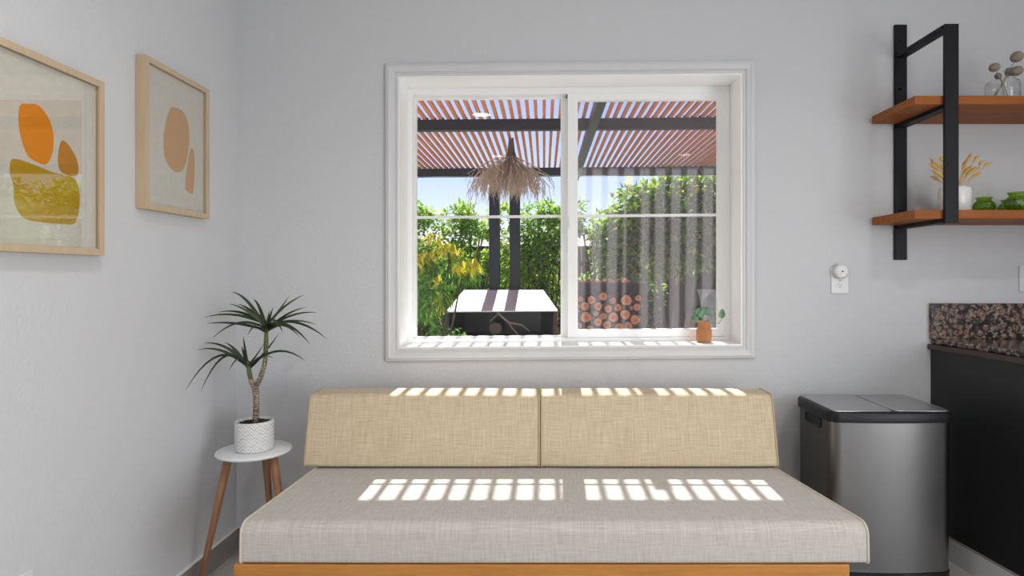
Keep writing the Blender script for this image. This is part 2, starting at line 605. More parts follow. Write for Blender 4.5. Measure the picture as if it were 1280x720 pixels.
# baseboards
BH = .097
mb = MB(); mb.box(XL, XL + .013, YR, YW, 0, BH - .003); o = struct(mb.build('baseboard_left', 'base'))
MB().box(XL, XL + .012, YR, YW, BH - .003, BH + .001).build('baseboard_caulk', 'caulk', o)
mb = MB(); mb.box(XL + .013, 1.73, YW - .013, YW, 0, BH - .003); o = struct(mb.build('baseboard_back', 'base'))
MB().box(XL + .012, 1.73, YW - .012, YW, BH - .003, BH + .0005).build('baseboard_caulk', 'caulk', o)


# ------------------------------------------------------------------ daybed
def rounded(poly, radii, n=6):
    """round the corners of a 2-d outline"""
    out = []
    m = len(poly)
    for i in range(m):
        p = Vector(poly[i]); a = Vector(poly[i - 1]); b = Vector(poly[(i + 1) % m])
        r = radii[i]
        da, db = (a - p).normalized(), (b - p).normalized()
        half = da.angle(db) / 2
        k = r / math.tan(half)
        s, e = p + da * k, p + db * k
        c = p + (da + db).normalized() * (r / math.sin(half))
        for q in range(n + 1):
            w = q / n
            d = ((s - c) * (1 - w) + (e - c) * w)
            out.append(tuple(c + d.normalized() * r))
    return out


def resample(poly, step):
    out = []
    m = len(poly)
    for i in range(m):
        a, b = Vector(poly[i]), Vector(poly[(i + 1) % m])
        k = max(1, int((b - a).length / step))
        for q in range(k):
            out.append(tuple(a + (b - a) * (q / k)))
    return out


def cushion(name, prof, xl, xr, mats, label, cat, group, crown=.006, nx=24, piper=.0042, pmat='pipe', edge=.010):
    """prof: rounded (y,z) outline; xl/xr functions (y,z)->x of the two ends"""
    cy = sum(p[0] for p in prof) / len(prof); cz = sum(p[1] for p in prof) / len(prof)
    mb = MB(); n = len(prof); vs = []
    for i in range(nx + 1):
        w = i / nx
        w = .5 - .5 * math.cos(PI * w)
        g = (1 - abs(2 * w - 1) ** 4)
        for (y, z) in prof:
            x = xl(y, z) * (1 - w) + xr(y, z) * w
            k = 1 + crown * g / max(.05, math.hypot(y - cy, z - cz))
            wob = noise.noise(Vector((x * 3.1, y * 7, z * 7))) * .0025 * g
            kk = k + wob * 4
            zz = cz + (z - cz) * kk
            if z <= min(p[1] for p in prof) + .004:
                zz = z
            vs.append((x, cy + (y - cy) * k, zz))
    fs = [(i * n + k, i * n + (k + 1) % n, (i + 1) * n + (k + 1) % n, (i + 1) * n + k) for i in range(nx) for k in range(n)]
    mb.add(vs, fs, 0, True)
    for base, sgn in ((0, -1), (nx * n, 1)):          # slightly domed ends
        ring = [vs[base + k] for k in range(n)]
        mid = [((p[0]) + sgn * edge * .6, cy + (p[1] - cy) * .85, cz + (p[2] - cz) * .85) for p in ring]
        cen = (sum(p[0] for p in ring) / n + sgn * edge, cy, cz)
        o = mb.add(ring + mid + [cen], [(k, (k + 1) % n, n + (k + 1) % n, n + k) for k in range(n)] + [(n + k, n + (k + 1) % n, 2 * n) for k in range(n)], 0, True)
    zmin = min(v[2] for v in vs)
    ob = mb.build(name, mats, origin=((vs[0][0] + vs[-1][0]) / 2, cy, zmin))
    tag(ob, label, cat, group)
    for base, sg in ((0, -1), (nx * n, 1)):
        ring = [(vs[base + k][0] + sg * .001, vs[base + k][1], vs[base + k][2]) for k in range(n)]
        MB().tube(ring, piper, 6, True).build('piping', pmat, ob)
    return ob


ZS0, ZS1 = .345, .466
YS0, YS1 = 1.872, 2.66
sp = resample(rounded([(YS0, ZS0), (YS0 + .004, ZS1), (YS1, ZS1), (YS1, ZS0)], [.012, .034, .03, .012]), .03)
lerp = lambda a, b, w: a + (b - a) * w
ty = lambda y: (y - YS0) / (2.42 - YS0)
seat = cushion('seat_cushion', sp, lambda y, z: lerp(-.922, -.893, ty(y)), lambda y, z: lerp(.985, .905, ty(y)), 'linen_seat',
               'long grey-beige linen seat cushion striped with sunlight on wooden daybed', 'cushion', None, crown=.004, pmat='pipe_seat')
bp = resample(rounded([(2.400, .473), (2.468, .743), (2.625, .743), (2.655, .473)], [.014, .022, .03, .014]), .025)
cushion('back_cushion', bp, lambda y, z: -.934, lambda y, z: -.021, 'linen', 'tan linen back cushion on the left half of the daybed, nearer the potted plant', 'cushion', 'tan back cushions along the daybed', crown=.004)
cushion('back_cushion', bp, lambda y, z: -.009, lambda y, z: .912, 'linen', 'tan linen back cushion on the right half of the daybed, nearer the steel bin', 'cushion', 'tan back cushions along the daybed', crown=.004)

bed = thing('daybed', (0, 2.26, 0), 'honey-coloured wooden daybed frame carrying the long seat cushion below the window', 'daybed')
X0, X1 = -.943, .928
mb = MB(); mb.box(X0, X1, 1.868, 1.893, .307, ZS0 - .0015)
mb.build('front_rail', 'honey', bed, bevel=.004)
mb = MB(); mb.box(X0, X1, 2.645, 2.67, .29, ZS0 - .0015); mb.build('rear_rail', 'honey', bed, bevel=.004)
for x in (X0, X1 - .025):
    mb = MB(); mb.box(x, x + .025, 1.894, 2.644, .307, ZS0 - .0015); mb.build('side_rail', 'honey', bed, bevel=.003)
mb = MB()
for k in range(11):
    x = X0 + .10 + k * .162
    mb.box(x, x + .07, 1.894, 2.644, .322, .338)
mb.build('slats', 'honey', bed)
for x in (-.80, .70):
    for y in (1.97, 2.56):
        mb = MB()
        mb.tube([(x, y, .307), (x + (.02 if x > 0 else -.02), y, .002)], [.024, .014], 12)
        mb.build('leg', 'honey', bed)
mb = MB(); mb.box(X0 + .05, X1 - .05, 2.672, 2.692, .33, .70)
mb.build('back_rest', 'honey', bed, bevel=.004)

# ------------------------------------------------------------------ side table and plant
TX, TY, TZ = -1.152, 2.45, .533
st = thing('side_table', (TX, TY, 0), 'small round white side table on three brown tapered legs in the corner', 'side table')
mb = MB()
r = .141
mb.lathe([(0, TZ - .016), (r - .012, TZ - .016), (r - .004, TZ - .013), (r, TZ - .008), (r - .001, TZ - .003), (r - .006, TZ), (0, TZ)], (TX, TY, 0), 64)
mb.build('tabletop', 'white', st)
for a, rt in ((207, .090), (92, .098), (338, .098)):
    c, s = math.cos(math.radians(a)), math.sin(math.radians(a))
    mb = MB(); mb.tube([(TX + rt * c, TY + rt * s, TZ - .0155), (TX + .196 * c, TY + .196 * s, .002)], [.0155, .010], 16)
    mb.build('leg', 'legwood', st)

PX, PY = -1.147, 2.44
pl = thing('potted_plant', (PX, PY, TZ), 'dragon tree with narrow dark leaves in a white zigzag pot on the round table', 'plant')
r = .0715; ph = .117
mb = MB()
mb.lathe([(0, .001), (r - .006, .001), (r - .002, .004), (r, .012), (r, ph - .003), (r - .002, ph), (r - .006, ph), (r - .007, ph - .012), (r - .007, .02), (0, .02)], (PX, PY, TZ), 64)
mb.build('pot', 'zigzag', pl, origin=(PX, PY, TZ))
mb = MB()
for k in range(240):
    a, q = random.uniform(0, 2 * PI), math.sqrt(random.random()) * (r - .012)
    mb.ellipsoid((PX + q * math.cos(a), PY + q * math.sin(a), TZ + ph - .012), .005, .005, .004, n=6, m=4)
mb.lathe([(0, ph - .03), (r - .008, ph - .03), (r - .008, ph - .012), (0, ph - .010)], (PX, PY, TZ), 32)
mb.build('soil', 'soil', pl)
q2 = lambda x, y: (210 + x / 3.271, 350 + y / 3.271)
Q = lambda x, y, d=2.45: P(*q2(x, y), d)
mb = MB()
base = Q(362, 578)
trunk = [Vector((base.x, 2.44, TZ + ph - .02)), Q(362, 520, 2.44), Q(360, 470, 2.44), Q(356, 437, 2.44)]
mb.tube(trunk, [.0125, .0115, .0112, .013], 12)
mb.tube([Q(356, 442, 2.44), Q(378, 400, 2.44), Q(394, 350, 2.44), Q(400, 300, 2.44)], [.0105, .0095, .0085, .008], 12)
mb.tube([Q(356, 442, 2.44), Q(343, 420, 2.43), Q(336, 400, 2.43)], [.0105, .009, .0085], 12)
mb.build('trunk', 'dtrunk', pl)
mb = MB()
mb.tube([Q(399, 306, 2.44), Q(401, 260, 2.44), Q(402, 190, 2.44)], [.0082, .009, .006], 10)
mb.tube([Q(338, 405, 2.43), Q(332, 375, 2.43), Q(326, 330, 2.43)], [.0085, .009, .006], 10)
mb.build('green_stem', 'dgreen', pl)


def blade(mb, a, b, lift, w, fold=.25, n=9, side=None):
    """a long pointed leaf arching from a to b"""
    a, b = Vector(a), Vector(b)
    c = (a + b) / 2 + Vector((0, 0, lift))
    vs = []
    for i in range(n + 1):
        t = i / n
        p = a * (1 - t) ** 2 + c * 2 * t * (1 - t) + b * t * t
        tg = ((c - a) * (1 - t) + (b - c) * t).normalized()
        s = side or Vector((0, 1, 0)) if abs(tg.y) < .8 else Vector((1, 0, 0))
        s = (Vector((random.uniform(-.02, .02), 0, 0)) + s)
        s = tg.cross(Vector((0, -.75, .66))).normalized()
        up = s.cross(tg).normalized()
        ww = w * min(1, .45 + t * 2.2) * (1 - t ** 2.2) + .0004
        vs += [p + s * ww - up * 0, p - up * ww * fold, p - s * ww]
    fs = []
    for i in range(n):
        o = i * 3
        fs += [(o, o + 1, o + 4, o + 3), (o + 1, o + 2, o + 5, o + 4)]
    mb.add(vs, fs, 0, True)


upper = [(258, 48, -.02, 40), (350, 78, .05, 25), (250, 97, -.05, 20), (205, 133, .02, 30), (148, 153, -.06, 28), (158, 178, -.04, 16), (180, 240, -.09, 50), (285, 98, .08, 20),
         (495, 65, .0, -6), (558, 60, .06, 18), (565, 112, .1, 20), (610, 133, -.02, 25), (607, 183, .06, 25), (650, 242, -.06, 45), (580, 262, -.1, 40), (540, 235, .09, 40),
         (415, 125, .04, 0), (325, 225, -.12, 30), (345, 130, .10, 15), (470, 215, -.14, 35), (430, 110, -.02, 4)]
mb = MB()
for i, (x, y, dd, lf) in enumerate(upper):
    t = Q(x, y, 2.44 + dd)
    st_ = Q(402 + (x - 400) * .02, 205 - (i % 5) * 6, 2.44 + dd * .04)
    blade(mb, st_, t, lf * .0017, .0066)
for (x, y, dd) in ((375, 185, -.09), (440, 195, -.10), (400, 160, -.05), (420, 200, .06), (385, 215, .05)):
    blade(mb, Q(402, 215, 2.44), Q(x + (x - 402) * .8, y - 10, 2.44 + dd), .012, .0070)
mb.build('leaf_rosette', 'greenleaf', pl, weld=False)
lower = [(145, 258, -.03, 28), (120, 286, -.06, 30), (232, 255, .05, 18), (308, 228, -.01, -4), (70, 455, -.10, 85), (132, 460, -.13, 90), (563, 332, -.04, 55), (455, 215, .04, -10), (395, 255, -.06, -8),
         (390, 265, -.10, -6), (300, 270, .05, 4), (430, 320, .09, 30), (250, 370, -.15, 35)]
mb = MB()
for i, (x, y, dd, lf) in enumerate(lower):
    blade(mb, Q(326 + (x - 320) * .02, 345 + (i % 4) * 7, 2.43 + dd * .04), Q(x, y, 2.43 + dd), lf * .0019, .0066)
mb.build('leaf_rosette', 'greenleaf', pl, weld=False)


# ------------------------------------------------------------------ pictures on the left wall
def blob(pts, n=8):
    """closed Catmull-Rom through pts"""
    out = []
    m = len(pts)
    for i in range(m):
        p0, p1, p2, p3 = (Vector(pts[(i + k - 1) % m]) for k in range(4))
        for q in range(n):
            t = q / n
            out.append(.5 * ((2 * p1) + (p2 - p0) * t + (2 * p0 - 5 * p1 + 4 * p2 - p3) * t * t + (3 * p1 - p0 - 3 * p2 + p3) * t ** 3))
    return out


def picture(y0, y1, z0, z1, blobs, mats, label):
    D, w = .035, .020
    t = thing('framed_picture', (XL, (y0 + y1) / 2, z0), label, 'picture', 'framed abstract prints on the left wall')
    mb = MB()
    xf, xb = XL + D, XL + .001
    o = [(y0, z0), (y1, z0), (y1, z1), (y0, z1)]
    i = [(y0 + w, z0 + w), (y1 - w, z0 + w), (y1 - w, z1 - w), (y0 + w, z1 - w)]
    vs = [(x, y, z) for x in (xf, xb) for (y, z) in o + i]
    fs = []
    for k in range(4):
        j = (k + 1) % 4
        fs += [(k, j, 4 + j, 4 + k), (8 + k, 12 + k, 12 + j, 8 + j), (k, 8 + k, 8 + j, j), (4 + k, 4 + j, 12 + j, 12 + k)]
    mb.add(vs, fs)
    mb.build('frame', 'oak', t, bevel=.001)
    mb = MB()
    xp = xf - .014
    mb.box(xb + .002, xp, y0 + w, y1 - w, z0 + w, z1 - w, 0)
    for bi, pts in enumerate(blobs):
        c = blob(pts)
        A = [(xp + .0008, p.x, p.y) for p in c]
        B = [(xp - .0004, p.x, p.y) for p in c]
        mb.prism(A, B, bi + 1)
    mb.build('print', mats, t, weld=False)
    MB().box(xp + .004, xp + .006, y0 + w, y1 - w, z0 + w, z1 - w).build('glass', 'picglass', t)


def wallpt(u, v, x=XL + .021):
    d = F * x / (u - CX)
    return (d, H + (CY - v) * d / F)


zz = lambda x, y: wallpt(x / 2.25, 20 + y / 2.25)
b1 = [zz(*p) for p in [(56, 252), (80, 247), (108, 252), (135, 285), (149, 330), (148, 380), (132, 415), (108, 412), (78, 392), (60, 345), (52, 300)]]
b2 = [zz(*p) for p in [(172, 352), (190, 360), (212, 395), (220, 425), (216, 448), (190, 448), (168, 432), (163, 395)]]
b3 = [zz(*p) for p in [(30, 408), (45, 402), (90, 416), (150, 440), (200, 452), (216, 468), (224, 515), (216, 570), (196, 586), (120, 580), (70, 570), (42, 530), (38, 480), (28, 440)]]
picture(1.484, 1.884, 1.282, 1.812, [b1, b2, b3], ['paper', 'orange', 'amber', 'mustard'],
        'pale wood framed print of orange, amber and mustard pebble shapes, cut by the photo edge')
b4 = [zz(*p) for p in [(478, 262), (490, 257), (515, 270), (530, 310), (531, 365), (522, 415), (508, 438), (490, 436), (468, 410), (460, 365), (464, 310)]]
b5 = [zz(*p) for p in [(536, 374), (545, 382), (547, 430), (543, 495), (535, 498), (523, 488), (522, 455), (529, 405)]]
picture(2.077, 2.475, 1.448, 1.968, [b4, b5], ['paper', 'tan', 'tan'], 'pale wood framed print of two tan pebble shapes, hung nearer the corner')

# ------------------------------------------------------------------ wall shelf
ws = thing('wall_shelf', (1.6, YW, 1.29), 'two-board wooden wall shelf on black steel brackets right of the window', 'shelf')
BX0, BX1 = 1.462, 2.72
YB0 = 2.43
for (z0, z1) in ((1.446, 1.481), (1.897, 1.932)):
    mb = MB(); mb.box(BX0, BX1, YB0, YW - .013, z0, z1)
    mb.build('shelf_board', 'board', ws, bevel=.003)
for xb in (1.566, 2.60):
    xe = xb + .054
    MB().box(xb, xe, YW - .012, YW, 1.292, 2.342).build('wall_post', 'black', ws, bevel=.001)
    MB().box(xb + .006, xe + .006, YB0 - .016, YB0 - .002, 1.428, 2.209).build('front_post', 'black', ws, bevel=.001)
    for z1 in (2.209, 1.8965, 1.4455):
        MB().box(xb + .004, xe - .004, YB0 - .002 if z1 > 2 else YB0 - .002, YW - .012, z1 - .016, z1).build('cross_bar', 'black', ws, bevel=.001)
    for z in (2.272, 2.055, 1.512):
        mb = MB(); c = (xb + .024, YW - .012, z)
        mb.tube([(c[0], YW - .0115, z), (c[0], YW - .017, z)], .0065, 6)
        mb.build('bolt', 'black', ws)


# white vase with dried bunny-tail grass
VX, VY, VZ = 1.737, 2.605, 1.481
vr, vh = .060, .118
t = thing('white_vase', (VX, VY, VZ), 'white ceramic vase of dried yellow grass behind the front post on the lower board', 'vase')
mb = MB()
mb.lathe([(0, .001), (vr - .006, .001), (vr, .006), (vr, vh - .018), (vr - .004, vh - .007), (vr - .014, vh - .001), (vr - .022, vh), (vr - .026, vh - .004), (vr - .026, vh - .03), (vr - .01, vh - .045), (vr - .008, .01), (0, .01)], (VX, VY, VZ), 48)
mb.build('vase_body', 'whitegloss', t)
heads = [(90, 120, 130, 200), (105, 150, 165, 205), (80, 165, 150, 215), (95, 215, 180, 265), (80, 262, 180, 315), (170, 102, 180, 155), (195, 115, 210, 180), (125, 225, 200, 290), (165, 165, 205, 230),
         (425, 75, 385, 150), (485, 97, 432, 155), (518, 137, 478, 185), (578, 155, 515, 195), (430, 180, 355, 250), (490, 190, 405, 235), (505, 235, 415, 285), (380, 130, 345, 215), (445, 200, 360, 275), (390, 200, 345, 250), (410, 110, 370, 180)]
for i, (x0, y0, x1, y1) in enumerate(heads):
    dd = VY + random.uniform(-.05, .05)
    tip = P(1150 + x0 / 6.546, 180 + y0 / 6.546, dd)
    hb = P(1150 + x1 / 6.546, 180 + y1 / 6.546, VY + (dd - VY) * .7)
    mouth = Vector((VX + (hb.x - VX) * .30, VY + (hb.y - VY) * .3, VZ + vh - .01))
    o = thing('dried_grass', (VX, VY, VZ + .02), 'dried yellow grass stalk with a pointed seed head standing in the white vase', 'dried grass', 'dried grass in the white vase')
    mb = MB(); mb.tube([Vector((VX + (mouth.x - VX) * .4, VY + (mouth.y - VY) * .4, VZ + .03)), mouth, hb], .0012, 5)
    mb.build('stalk', 'straw', o)
    ax = tip - hb
    L = ax.length
    mb = MB(); pts = []; rr = []
    for k in range(9):
        w = k / 8
        pts.append(hb + ax * w + Vector((0, 0, .004 * math.sin(w * PI))))
        rr.append(.0082 * (math.sin(min(1, w * 1.25 + .1) * PI * .5) if w < .4 else (1 - ((w - .4) / .6) ** 1.8) * .98 + .02))
    mb.tube(pts, rr, 7)
    for k in range(26):          # short awns
        w = random.uniform(.1, .95); c = hb + ax * w
        a = random.uniform(0, 2 * PI)
        s = ax.orthogonal().normalized(); q = ax.cross(s).normalized()
        dirn = (s * math.cos(a) + q * math.sin(a)) * .5 + ax.normalized()
        mb.tube([c, c + dirn.normalized() * .012], [.0008, .0002], 3)
    mb.build('seed_head', 'straw', o, weld=False)

# green glass votives
spots = [(1.857, 2.60, .040, .070, 'small green ribbed glass votive, first from the black front post'),
         (1.925, 2.505, .046, .079, 'large green ribbed glass votive at the front of the lower shelf board'),
         (2.035, 2.695, .042, .072, 'green ribbed glass votive mostly hidden behind the front votive'),
         (2.055, 2.555, .044, .074, 'green ribbed glass votive cut off by the right edge of the photo')]
for i, (x, y, r, h, lb) in enumerate(spots):
    mb = MB()
    out = [(0, .001), (r * .55, .001), (r * .8, .006), (r * .98, .022), (r, .034), (r * .93, .046), (r * .72, .056), (r * .60, .061), (r * .60, .064), (r * .72, h - .003), (r * .76, h)]
    inn = [(r * .70, h - .001), (r * .55, .063), (r * .66, .055), (r * .86, .045), (r * .92, .034), (r * .88, .02), (r * .6, .008), (0, .007)]
    mb.lathe([(a, z * h / .074 if z < h - .004 else z) for a, z in out] + inn, (x, y, VZ), 64, rib=.05, ribn=16)
    o = mb.build('glass_votive', 'greenglass', origin=(x, y, VZ))
    tag(o, lb, 'votive holder', 'green glass votives on the lower shelf board')

# clear jar with dried globe heads
JX, JY, JZ = 1.905, 2.56, 1.932
mb = MB(); jr, jh = .0625, .100
mb.lathe([(0, .001), (jr - .004, .001), (jr, .006), (jr, jh - .022), (jr - .003, jh - .010), (jr - .013, jh - .003), (jr - .014, jh), (jr - .017, jh), (jr - .016, jh - .004), (jr - .006, jh - .011), (jr - .003, jh - .022), (jr - .003, .008), (0, .007)], (JX, JY, JZ), 48)
o = mb.build('glass_jar', 'jar', origin=(JX, JY, JZ)); tag(o, 'clear glass jar of dried globe heads on the upper shelf board', 'jar')
gl = [(1243, 84.2, 6.2, 5.0, -.02, 'leftmost grey-brown globe head in the clear jar, round and large'), (1271, 71, 7.6, 6.4, .0, 'tallest grey-brown globe head in the clear jar'),
      (1270.5, 88.8, 7.6, 5.6, -.03, 'large grey-brown globe head below the tallest one in the clear jar'), (1261, 90, 4.4, 4.8, .06, 'middle-sized globe head half hidden behind a larger one in the clear jar'),
      (1247.6, 95, 3.3, 3.5, .02, 'smallest globe head just above the rim of the clear jar')]
for (u, v, rx, rz, dd, lb) in gl:
    d = JY + dd
    c = P(u, v, d); k = d / F
    o = thing('dried_globe', (JX, JY, JZ + .01), lb, 'dried flower', 'dried globe heads in the clear jar')
    mb = MB(); mb.ellipsoid(c, rx * k * .98, rx * k * .95, rz * k * 1.0, Matrix.Rotation(-.35, 3, 'Y'), 18, 12, jitter=.05)
    for q in range(260):
        dv = Vector((random.gauss(0, 1), random.gauss(0, 1), random.gauss(0, 1))).normalized()
        p = c + Vector((dv.x * rx * k * .84, dv.y * rx * k * .84, dv.z * rz * k * .86))
        mb.tube([p, p + dv * .0045], [.0010, .0003], 3)
    mb.build('seed_head', 'thistle', o, weld=False)
    mb = MB(); m1 = Vector((JX + (c.x - JX) * .2 + .0, JY + (c.y - JY) * .3, JZ + jh + .004))
    mb.tube([Vector((JX - (c.x - JX) * .9, JY - (c.y - JY) * .6, JZ + .012)), m1, c], .0016, 6)
    mb.build('stalk', 'stem', o)


# ------------------------------------------------------------------ plates on the walls
def plate(name, cx, cz, label, cat, recept=True, w=.079, h=.117, y=YW):
    t = thing(name, (cx, y, cz), label, cat)
    mb = MB(); mb.box(cx - w / 2, cx + w / 2, y - .006, y - .0002, cz - h / 2, cz + h / 2)
    mb.build('cover_plate', 'plate', t, bevel=.003)
    if recept:
        for s in (-1, 1):
            zc = cz + s * .0215
            pts = [(cx + .017 * math.cos(a), zc + .0145 * math.sin(a)) for a in [2 * PI * k / 28 for k in range(28)]]
            A = [(x, y - .0075, z) for x, z in pts]; B = [(x, y - .005, z) for x, z in pts]
            rc = MB().prism(A, B).build('socket', 'plate', t)
            mb = MB()
            mb.box(cx - .0075, cx - .0055, y - .0080, y - .0074, zc + .000, zc + .008); mb.box(cx + .005, cx + .007, y - .0080, y - .0074, zc + .001, zc + .008)
            mb.tube([(cx, y - .0074, zc - .006), (cx, y - .008, zc - .006)], .0025, 8)
            mb.build('socket_slots', 'slot', rc)
    else:
        MB().box(cx - .017, cx + .017, y - .010, y - .005, cz - .033, cz + .033).build('rocker', 'plate', t, bevel=.002)
    MB().tube([(cx, y - .0058, cz), (cx, y - .0072, cz)], .003, 8).build('screw', 'metal', t)
    return t


plate('wall_outlet', (1049.2 - CX) * YW / F, H + (CY - 350.7) * YW / F, 'white double wall outlet with a round plug-in device, between window and bin', 'outlet')
plate('light_switch', (1273.3 + 11 - CX) * YW / F, H + (CY - 348.5) * YW / F, 'white wall plate cut by the right photo edge, above the granite backsplash', 'switch', False)
c = P(1052.7, 339.3, YW - .03)
t = thing('plug_in_device', (c.x, YW - .008, c.z), 'round white plug-in device in the top socket of the wall outlet', 'plug-in device')
mb = MB(); R = .0325
vs = [(R - .006, -.001), (R - .001, .003), (R, .008), (R, .019), (R - .004, .024), (R - .012, .0255), (0, .026)]
A = []
for r_, h_ in vs:
    A += [(c.x + r_ * math.cos(2 * PI * k / 40), YW - .0074 - max(h_, 0), c.z + r_ * math.sin(2 * PI * k / 40)) for k in range(40)]
mb.add(A, [(i * 40 + k, i * 40 + (k + 1) % 40, (i + 1) * 40 + (k + 1) % 40, (i + 1) * 40 + k) for i in range(len(vs) - 1) for k in range(40)], 0, True)
mb.build('housing', 'plate', t)
MB().tube([(c.x, YW - .0344, c.z), (c.x, YW - .0352, c.z)], .0035, 10).build('status_dot', 'slot', t)
# low plate on the left wall
t = thing('wall_outlet', (XL, 1.617, .36), 'white outlet plate low on the left wall at the bottom photo corner', 'outlet')
mb = MB(); mb.box(XL + .0002, XL + .006, 1.578, 1.655, .318, .435); mb.build('cover_plate', 'plate', t, bevel=.002)
MB().box(XL + .005, XL + .009, 1.60, 1.633, .343, .41).build('socket', 'plate', t, bevel=.001)

# ------------------------------------------------------------------ base cabinet, worktop, backsplash
pxl = lambda y: 1.731 + .104 * (YW - y)       # plan line of the cabinet's side
YC1, YC0 = YW - .002, 1.86
cab = thing('base_cabinet', (2.2, 2.3, 0), 'black base cabinet side standing beside the steel bin under granite worktop', 'cabinet')
mb = MB()
mb.hexa([(pxl(YC0), YC0, BH), (2.6, YC0, BH), (pxl(YC1), YC1, BH), (2.6, YC1, BH), (pxl(YC0), YC0, .893), (2.6, YC0, .893), (pxl(YC1), YC1, .893), (2.6, YC1, .893)])
mb.build('side_panel', 'panel', cab)
mb = MB(); e = .008
mb.hexa([(pxl(YC0) - e, YC0, .0), (2.6, YC0, .0), (pxl(YC1) - e, YC1, .0), (2.6, YC1, .0), (pxl(YC0) - e, YC0, BH - .004), (2.6, YC0, BH - .004), (pxl(YC1) - e, YC1, BH - .004), (2.6, YC1, BH - .004)])
mb.build('kick_board', 'base_white', cab)
mb = MB(); e = .006
mb.hexa([(pxl(YC0) - e, YC0, BH - .004), (2.6, YC0, BH - .004), (pxl(YC1) - e, YC1, BH - .004), (2.6, YC1, BH - .004), (pxl(YC0) - e, YC0, BH + .003), (2.6, YC0, BH + .003), (pxl(YC1) - e, YC1, BH + .003), (2.6, YC1, BH + .003)])
mb.build('kick_cap', 'base', cab)
mb = MB(); e = .016
mb.hexa([(pxl(YC0) - e, YC0 - .01, .8935), (2.6, YC0 - .01, .8935), (pxl(YC1) - e, YC1, .8935), (2.6, YC1, .8935), (pxl(YC0) - e, YC0 - .01, .916), (2.6, YC0 - .01, .916), (pxl(YC1) - e, YC1, .916), (2.6, YC1, .916)])
mb.build('top_trim', 'browntrim', cab, bevel=.002)
mb = MB(); e = .0
mb.hexa([(pxl(YC0) - e, YC0, .9165), (2.62, YC0, .9165), (pxl(YC1) - e, YC1, .9165), (2.62, YC1, .9165), (pxl(YC0) - e, YC0, .940), (2.62, YC0, .940), (pxl(YC1) - e, YC1, .940), (2.62, YC1, .940)])
o = mb.build('granite_worktop', 'granite', bevel=.006, seg=3); tag(o, 'polished brown-black speckled granite worktop on the black cabinet', 'worktop')
o = MB().box(1.724, 2.62, YW - .022, YW - .0005, .9405, 1.098).build('granite_backsplash', 'granite', bevel=.0015)
tag(o, 'upright brown-black granite backsplash strip on the wall behind the worktop', 'backsplash')


# ------------------------------------------------------------------ steel bin
def rrect(x0, x1, y0, y1, r, n=8, bulge=0):
    out = []
    for (cx, cy, a0) in ((x1 - r, y1 - r, 0), (x0 + r, y1 - r, 90), (x0 + r, y0 + r, 180), (x1 - r, y0 + r, 270)):
        for k in range(n + 1):
            a = math.radians(a0 + 90 * k / n)
            x, y = cx + r * math.cos(a), cy + r * math.sin(a)
            out.append((x, y))
    if bulge:                       # slightly bowed front face
        res = []
        for i, (x, y) in enumerate(out):
            res.append((x, y))
            if i == 3 * (n + 1) - 1:
                for k in range(1, 12):
                    w = k / 12
                    res.append((x0 + r + (x1 - x0 - 2 * r) * w, y0 - bulge * math.sin(PI * w)))
        out = res
    return out


can = thing('trash_can', (1.34, 2.53, 0), 'brushed steel two-lid pedal bin with black rim beside the black cabinet', 'trash can')
CX0, CX1, CY0, CY1 = 1.103, 1.584, 2.368, 2.700
def loft(mb, outlines, mi=0, smooth=True, cap0=True, cap1=True):
    n = len(outlines[0][0])
    vs = [(x, y, z) for pts, z in outlines for x, y in pts]
    fs = [(i * n + k, i * n + (k + 1) % n, (i + 1) * n + (k + 1) % n, (i + 1) * n + k) for i in range(len(outlines) - 1) for k in range(n)]
    mb.add(vs, fs, mi, smooth)
    if cap0: mb.add([(x, y, outlines[0][1]) for x, y in outlines[0][0]], [tuple(range(n))], mi)
    if cap1: mb.add([(x, y, outlines[-1][1]) for x, y in outlines[-1][0]], [tuple(range(n))], mi)
body = lambda i, b=.012: rrect(CX0 + i, CX1 - i, CY0 + i, CY1 - i, .042, 10, b)
mb = MB(); loft(mb, [(body(.006), .080), (body(.004), .30), (body(.003), .662)], cap1=True)
mb.mi = [1 if all(mb.v[i][0] < CX0 + .008 for i in f) else m_ for f, m_ in zip(mb.f, mb.mi)]  # left faces take the steel with the painted-in dim reflection
cb = mb.build('can_body', ['steel', 'can_dim_side'], can, weld=False)
mb = MB(); loft(mb, [(body(.010), .004), (body(.004), .012), (body(.003), .079)])
mb.build('base', 'blackplastic', can, weld=False)
mb = MB(); loft(mb, [(body(-.002), .656), (body(-.003), .664), (body(-.003), .690), (body(.001), .697), (body(.012), .699)])
mb.build('lid_rim', 'blackplastic', can, weld=False)
xm = 1.352
for (a, b_) in ((CX0 + .016, xm - .006), (xm + .006, CX1 - .016)):
    mb = MB(); o_ = rrect(a, b_, CY0 + .004, CY1 - .012, .018, 6)
    i_ = rrect(a + .006, b_ - .006, CY0 + .012, CY1 - .018, .014, 6)
    zt = lambda pts, dz: [(x, y, .6995 + dz + .006 * math.sin(PI * (y - CY0) / (CY1 - CY0))) for x, y in pts]
    A, B, C_ = [(x, y, .698) for x, y in o_], zt(o_, .0), zt(i_, .003)
    n_ = len(A)
    mb.add(A + B + C_, [(k, (k + 1) % n_, n_ + (k + 1) % n_, n_ + k) for k in range(n_)] + [(n_ + k, n_ + (k + 1) % n_, 2 * n_ + (k + 1) % n_, 2 * n_ + k) for k in range(n_)], 0, True)
    rows = 8
    mb.add(C_, [tuple(range(n_))], 0, False)
    mb.build('lid', 'lidsteel', can)
